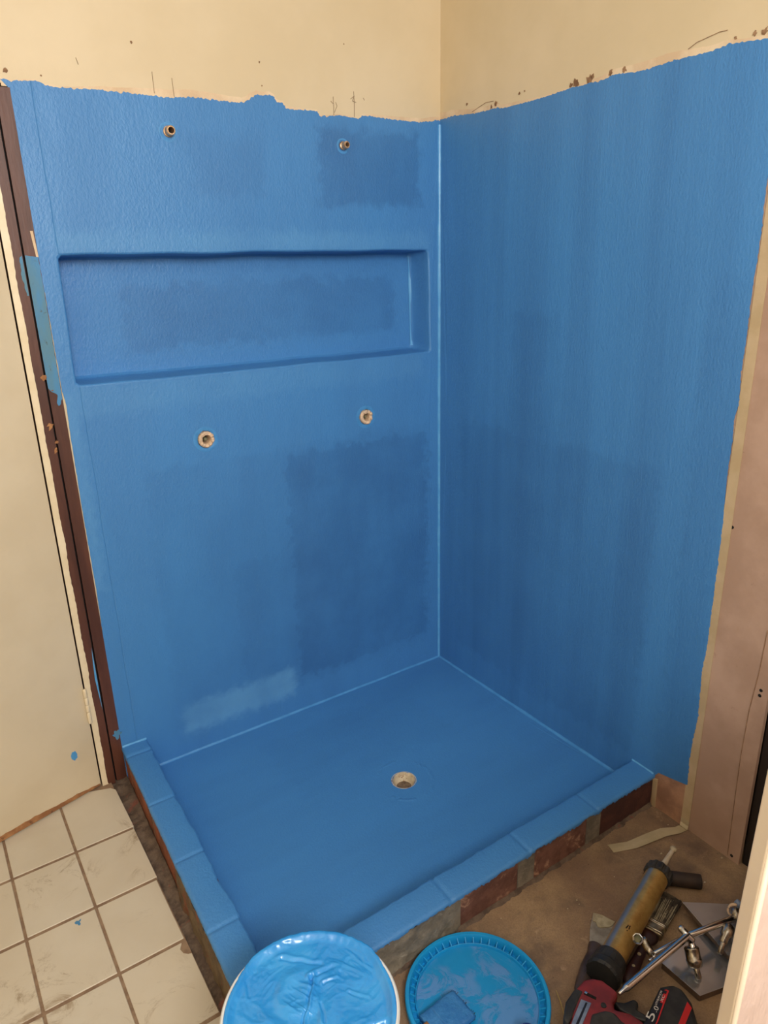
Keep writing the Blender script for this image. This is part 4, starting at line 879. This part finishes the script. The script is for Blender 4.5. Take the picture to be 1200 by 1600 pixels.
rod('rear_rod', (1079, 1458), .080, (1158, 1427), .062, .0035)
rod('cross_pin', (1061, 1447), .088, (1084, 1473), .078, .0072, prof=lambda L: [(0, 0), (.0050, .0006), (.0072, .004), (.0072, L - .002), (0, L)])
rod('link_arm', (1022, 1490), .074, (1062, 1467), .074, .0042)
rod('neck', (1079, 1468), .078, (1083, 1484), .066, .0082, prof=lambda L: [(0, 0), (.0062, 0), (.0085, .003), (.006, .006), (.0075, .010), (.0075, L)])
rod('knurled_body', (1080, 1480), .074, (1087, 1512), .046, .0150, 'chromed', prof=lambda L: [(.0105, .002), (.0130, -.001), (.0150, .0005), (.0153, .003), (.0150, .005), (.0150, L * .55), (.0162, L * .58), (.0162, L * .68), (.0140, L - .002), (.0105, L), (0, L)])
rod('stem', (1087, 1510), .044, (1092, 1530), .0265, .0065, 'chromed')
# ring socket with an angled tube
ec = pz(997, 1467, .084); ed_ = (CP - ec).normalized(); ed_ = (ed_ + CR * -.25).normalized()
bm = bmesh.new(); lathe(bm, [(.0078, .003), (.0092, .0042), (.0112, .0035), (.0118, .0), (.0108, -.008), (.0092, -.012), (.0085, -.012), (.0078, -.010), (.0078, .003)], ec, ed_, 8); build('ring_socket', bm, M['chrome'], ch)
bm = bmesh.new(); lathe(bm, [(0, -.007), (.008, -.007)], ec, ed_, 16); build('socket_core', bm, M['oldmetal'], ch)
b0 = ec - ed_ * .008 + CR * .006; b1 = pz(1008, 1473, .074); b2 = pz(1019, 1493, .070)
bm = bmesh.new(); tube(bm, [b0, b1, (b1 + b2) / 2, b2], [.0085, .0092, .0082, .0070], 20); build('angled_tube', bm, M['chromed'], ch, smooth=True)
rod('bolt', (1020, 1496), .070, (1026, 1492), .070, .0036); rod('bolt', (1014, 1501), .070, (1021, 1497), .070, .0030)
# second body, further right
c2 = thing('tap_spindle', 'second knurled chrome body with a cream ring, half hidden by the white door', 'fitting', pz(1140, 1440, ZC))
def rod2(name, a, za, b, zb, mat, prof):
    A_ = pz(*a, za); B_ = pz(*b, zb); bm = bmesh.new(); lathe(bm, prof((B_ - A_).length), A_, (B_ - A_).normalized(), 26); return build(name, bm, M[mat], c2, smooth=True)
rod2('knurled_body', (1140, 1447), .068, (1128, 1476), .056, 'chromed', lambda L: [(0, 0), (.010, 0), (.012, .003), (.012, L * .5), (.008, L * .6), (.0085, L * .9), (.0, L)])
rod2('stem', (1129, 1474), .057, (1124, 1490), .050, 'chromed', lambda L: [(.006, 0), (.0055, L), (0, L)])
rod2('end_cap', (1150, 1408), .082, (1157, 1416), .080, 'greyblue', lambda L: [(0, 0), (.006, 0), (.007, .002), (.007, L), (0, L)])
bm = bmesh.new(); ctr = pz(1146, 1422, .078); tube(bm, [ctr + (CR * math.cos(a_) + CU * math.sin(a_)) * .0125 for a_ in [R(60 + 15 * i) for i in range(14)]], [.0022 + .001 * (i > 8) for i in range(14)][::-1], 8); build('torn_ring', bm, M['shroud'], c2, smooth=True, label='torn cream sealing ring')
rod2('barrel', (1148, 1420), .076, (1152, 1438), .068, 'chromed', lambda L: [(0, 0), (.007, 0), (.0085, .003), (.0085, L), (0, L)])
# ---- small debris on the concrete
CL = [(901,1407,.0035,'largest pale crumb on the concrete left of the gold barrel'),(905,1413,.002,'tiny crumb just below the largest pale crumb left of the barrel'),(887,1420,.002,'tiny crumb between the cyan lid and the putty knife'),(1033,1334,.0035,'pale crumb between the loose tape and the gun front ring'),(1101,1379,.003,'pale crumb just right of the dark tube offcut'),(1044,1289,.002,'tiny crumb above the bend of the loose masking tape'),(1128,1341,.0035,'pale crumb at the foot of the bare cement sheet'),(783,1435,.0015,'tiny crumb on the concrete above the cyan lid'),(960,1370,.0015,'tiny crumb on the concrete below the loose tape end')]
for i, (cx, cy, r, lb) in enumerate(CL):
    c = pz(cx, cy, ZC); bm = bmesh.new(); bmesh.ops.create_icosphere(bm, subdivisions=1, radius=r, matrix=Matrix.Translation((c.x, c.y, ZC + r * .3)) @ Matrix.Diagonal((1, .7, .45, 1)))
    for v in bm.verts: v.co += Vector((nz(v.co.x, v.co.y, i, s=300), nz(v.co.y, v.co.z, i, s=300), 0)) * r * .5
    o = build('debris_crumb', bm, M['debris'], None, label=lb, cat='crumb', group='crumbs scattered on the concrete')
bm = bmesh.new(); tube(bm, [pz(869, 1548, ZC + .002), pz(876, 1566, ZC + .004), pz(885, 1598, ZC + .002)], .0009, 6); build('straw', bm, M['straw'], None, label='thin yellow straw on the concrete beside the lid', cat='straw')
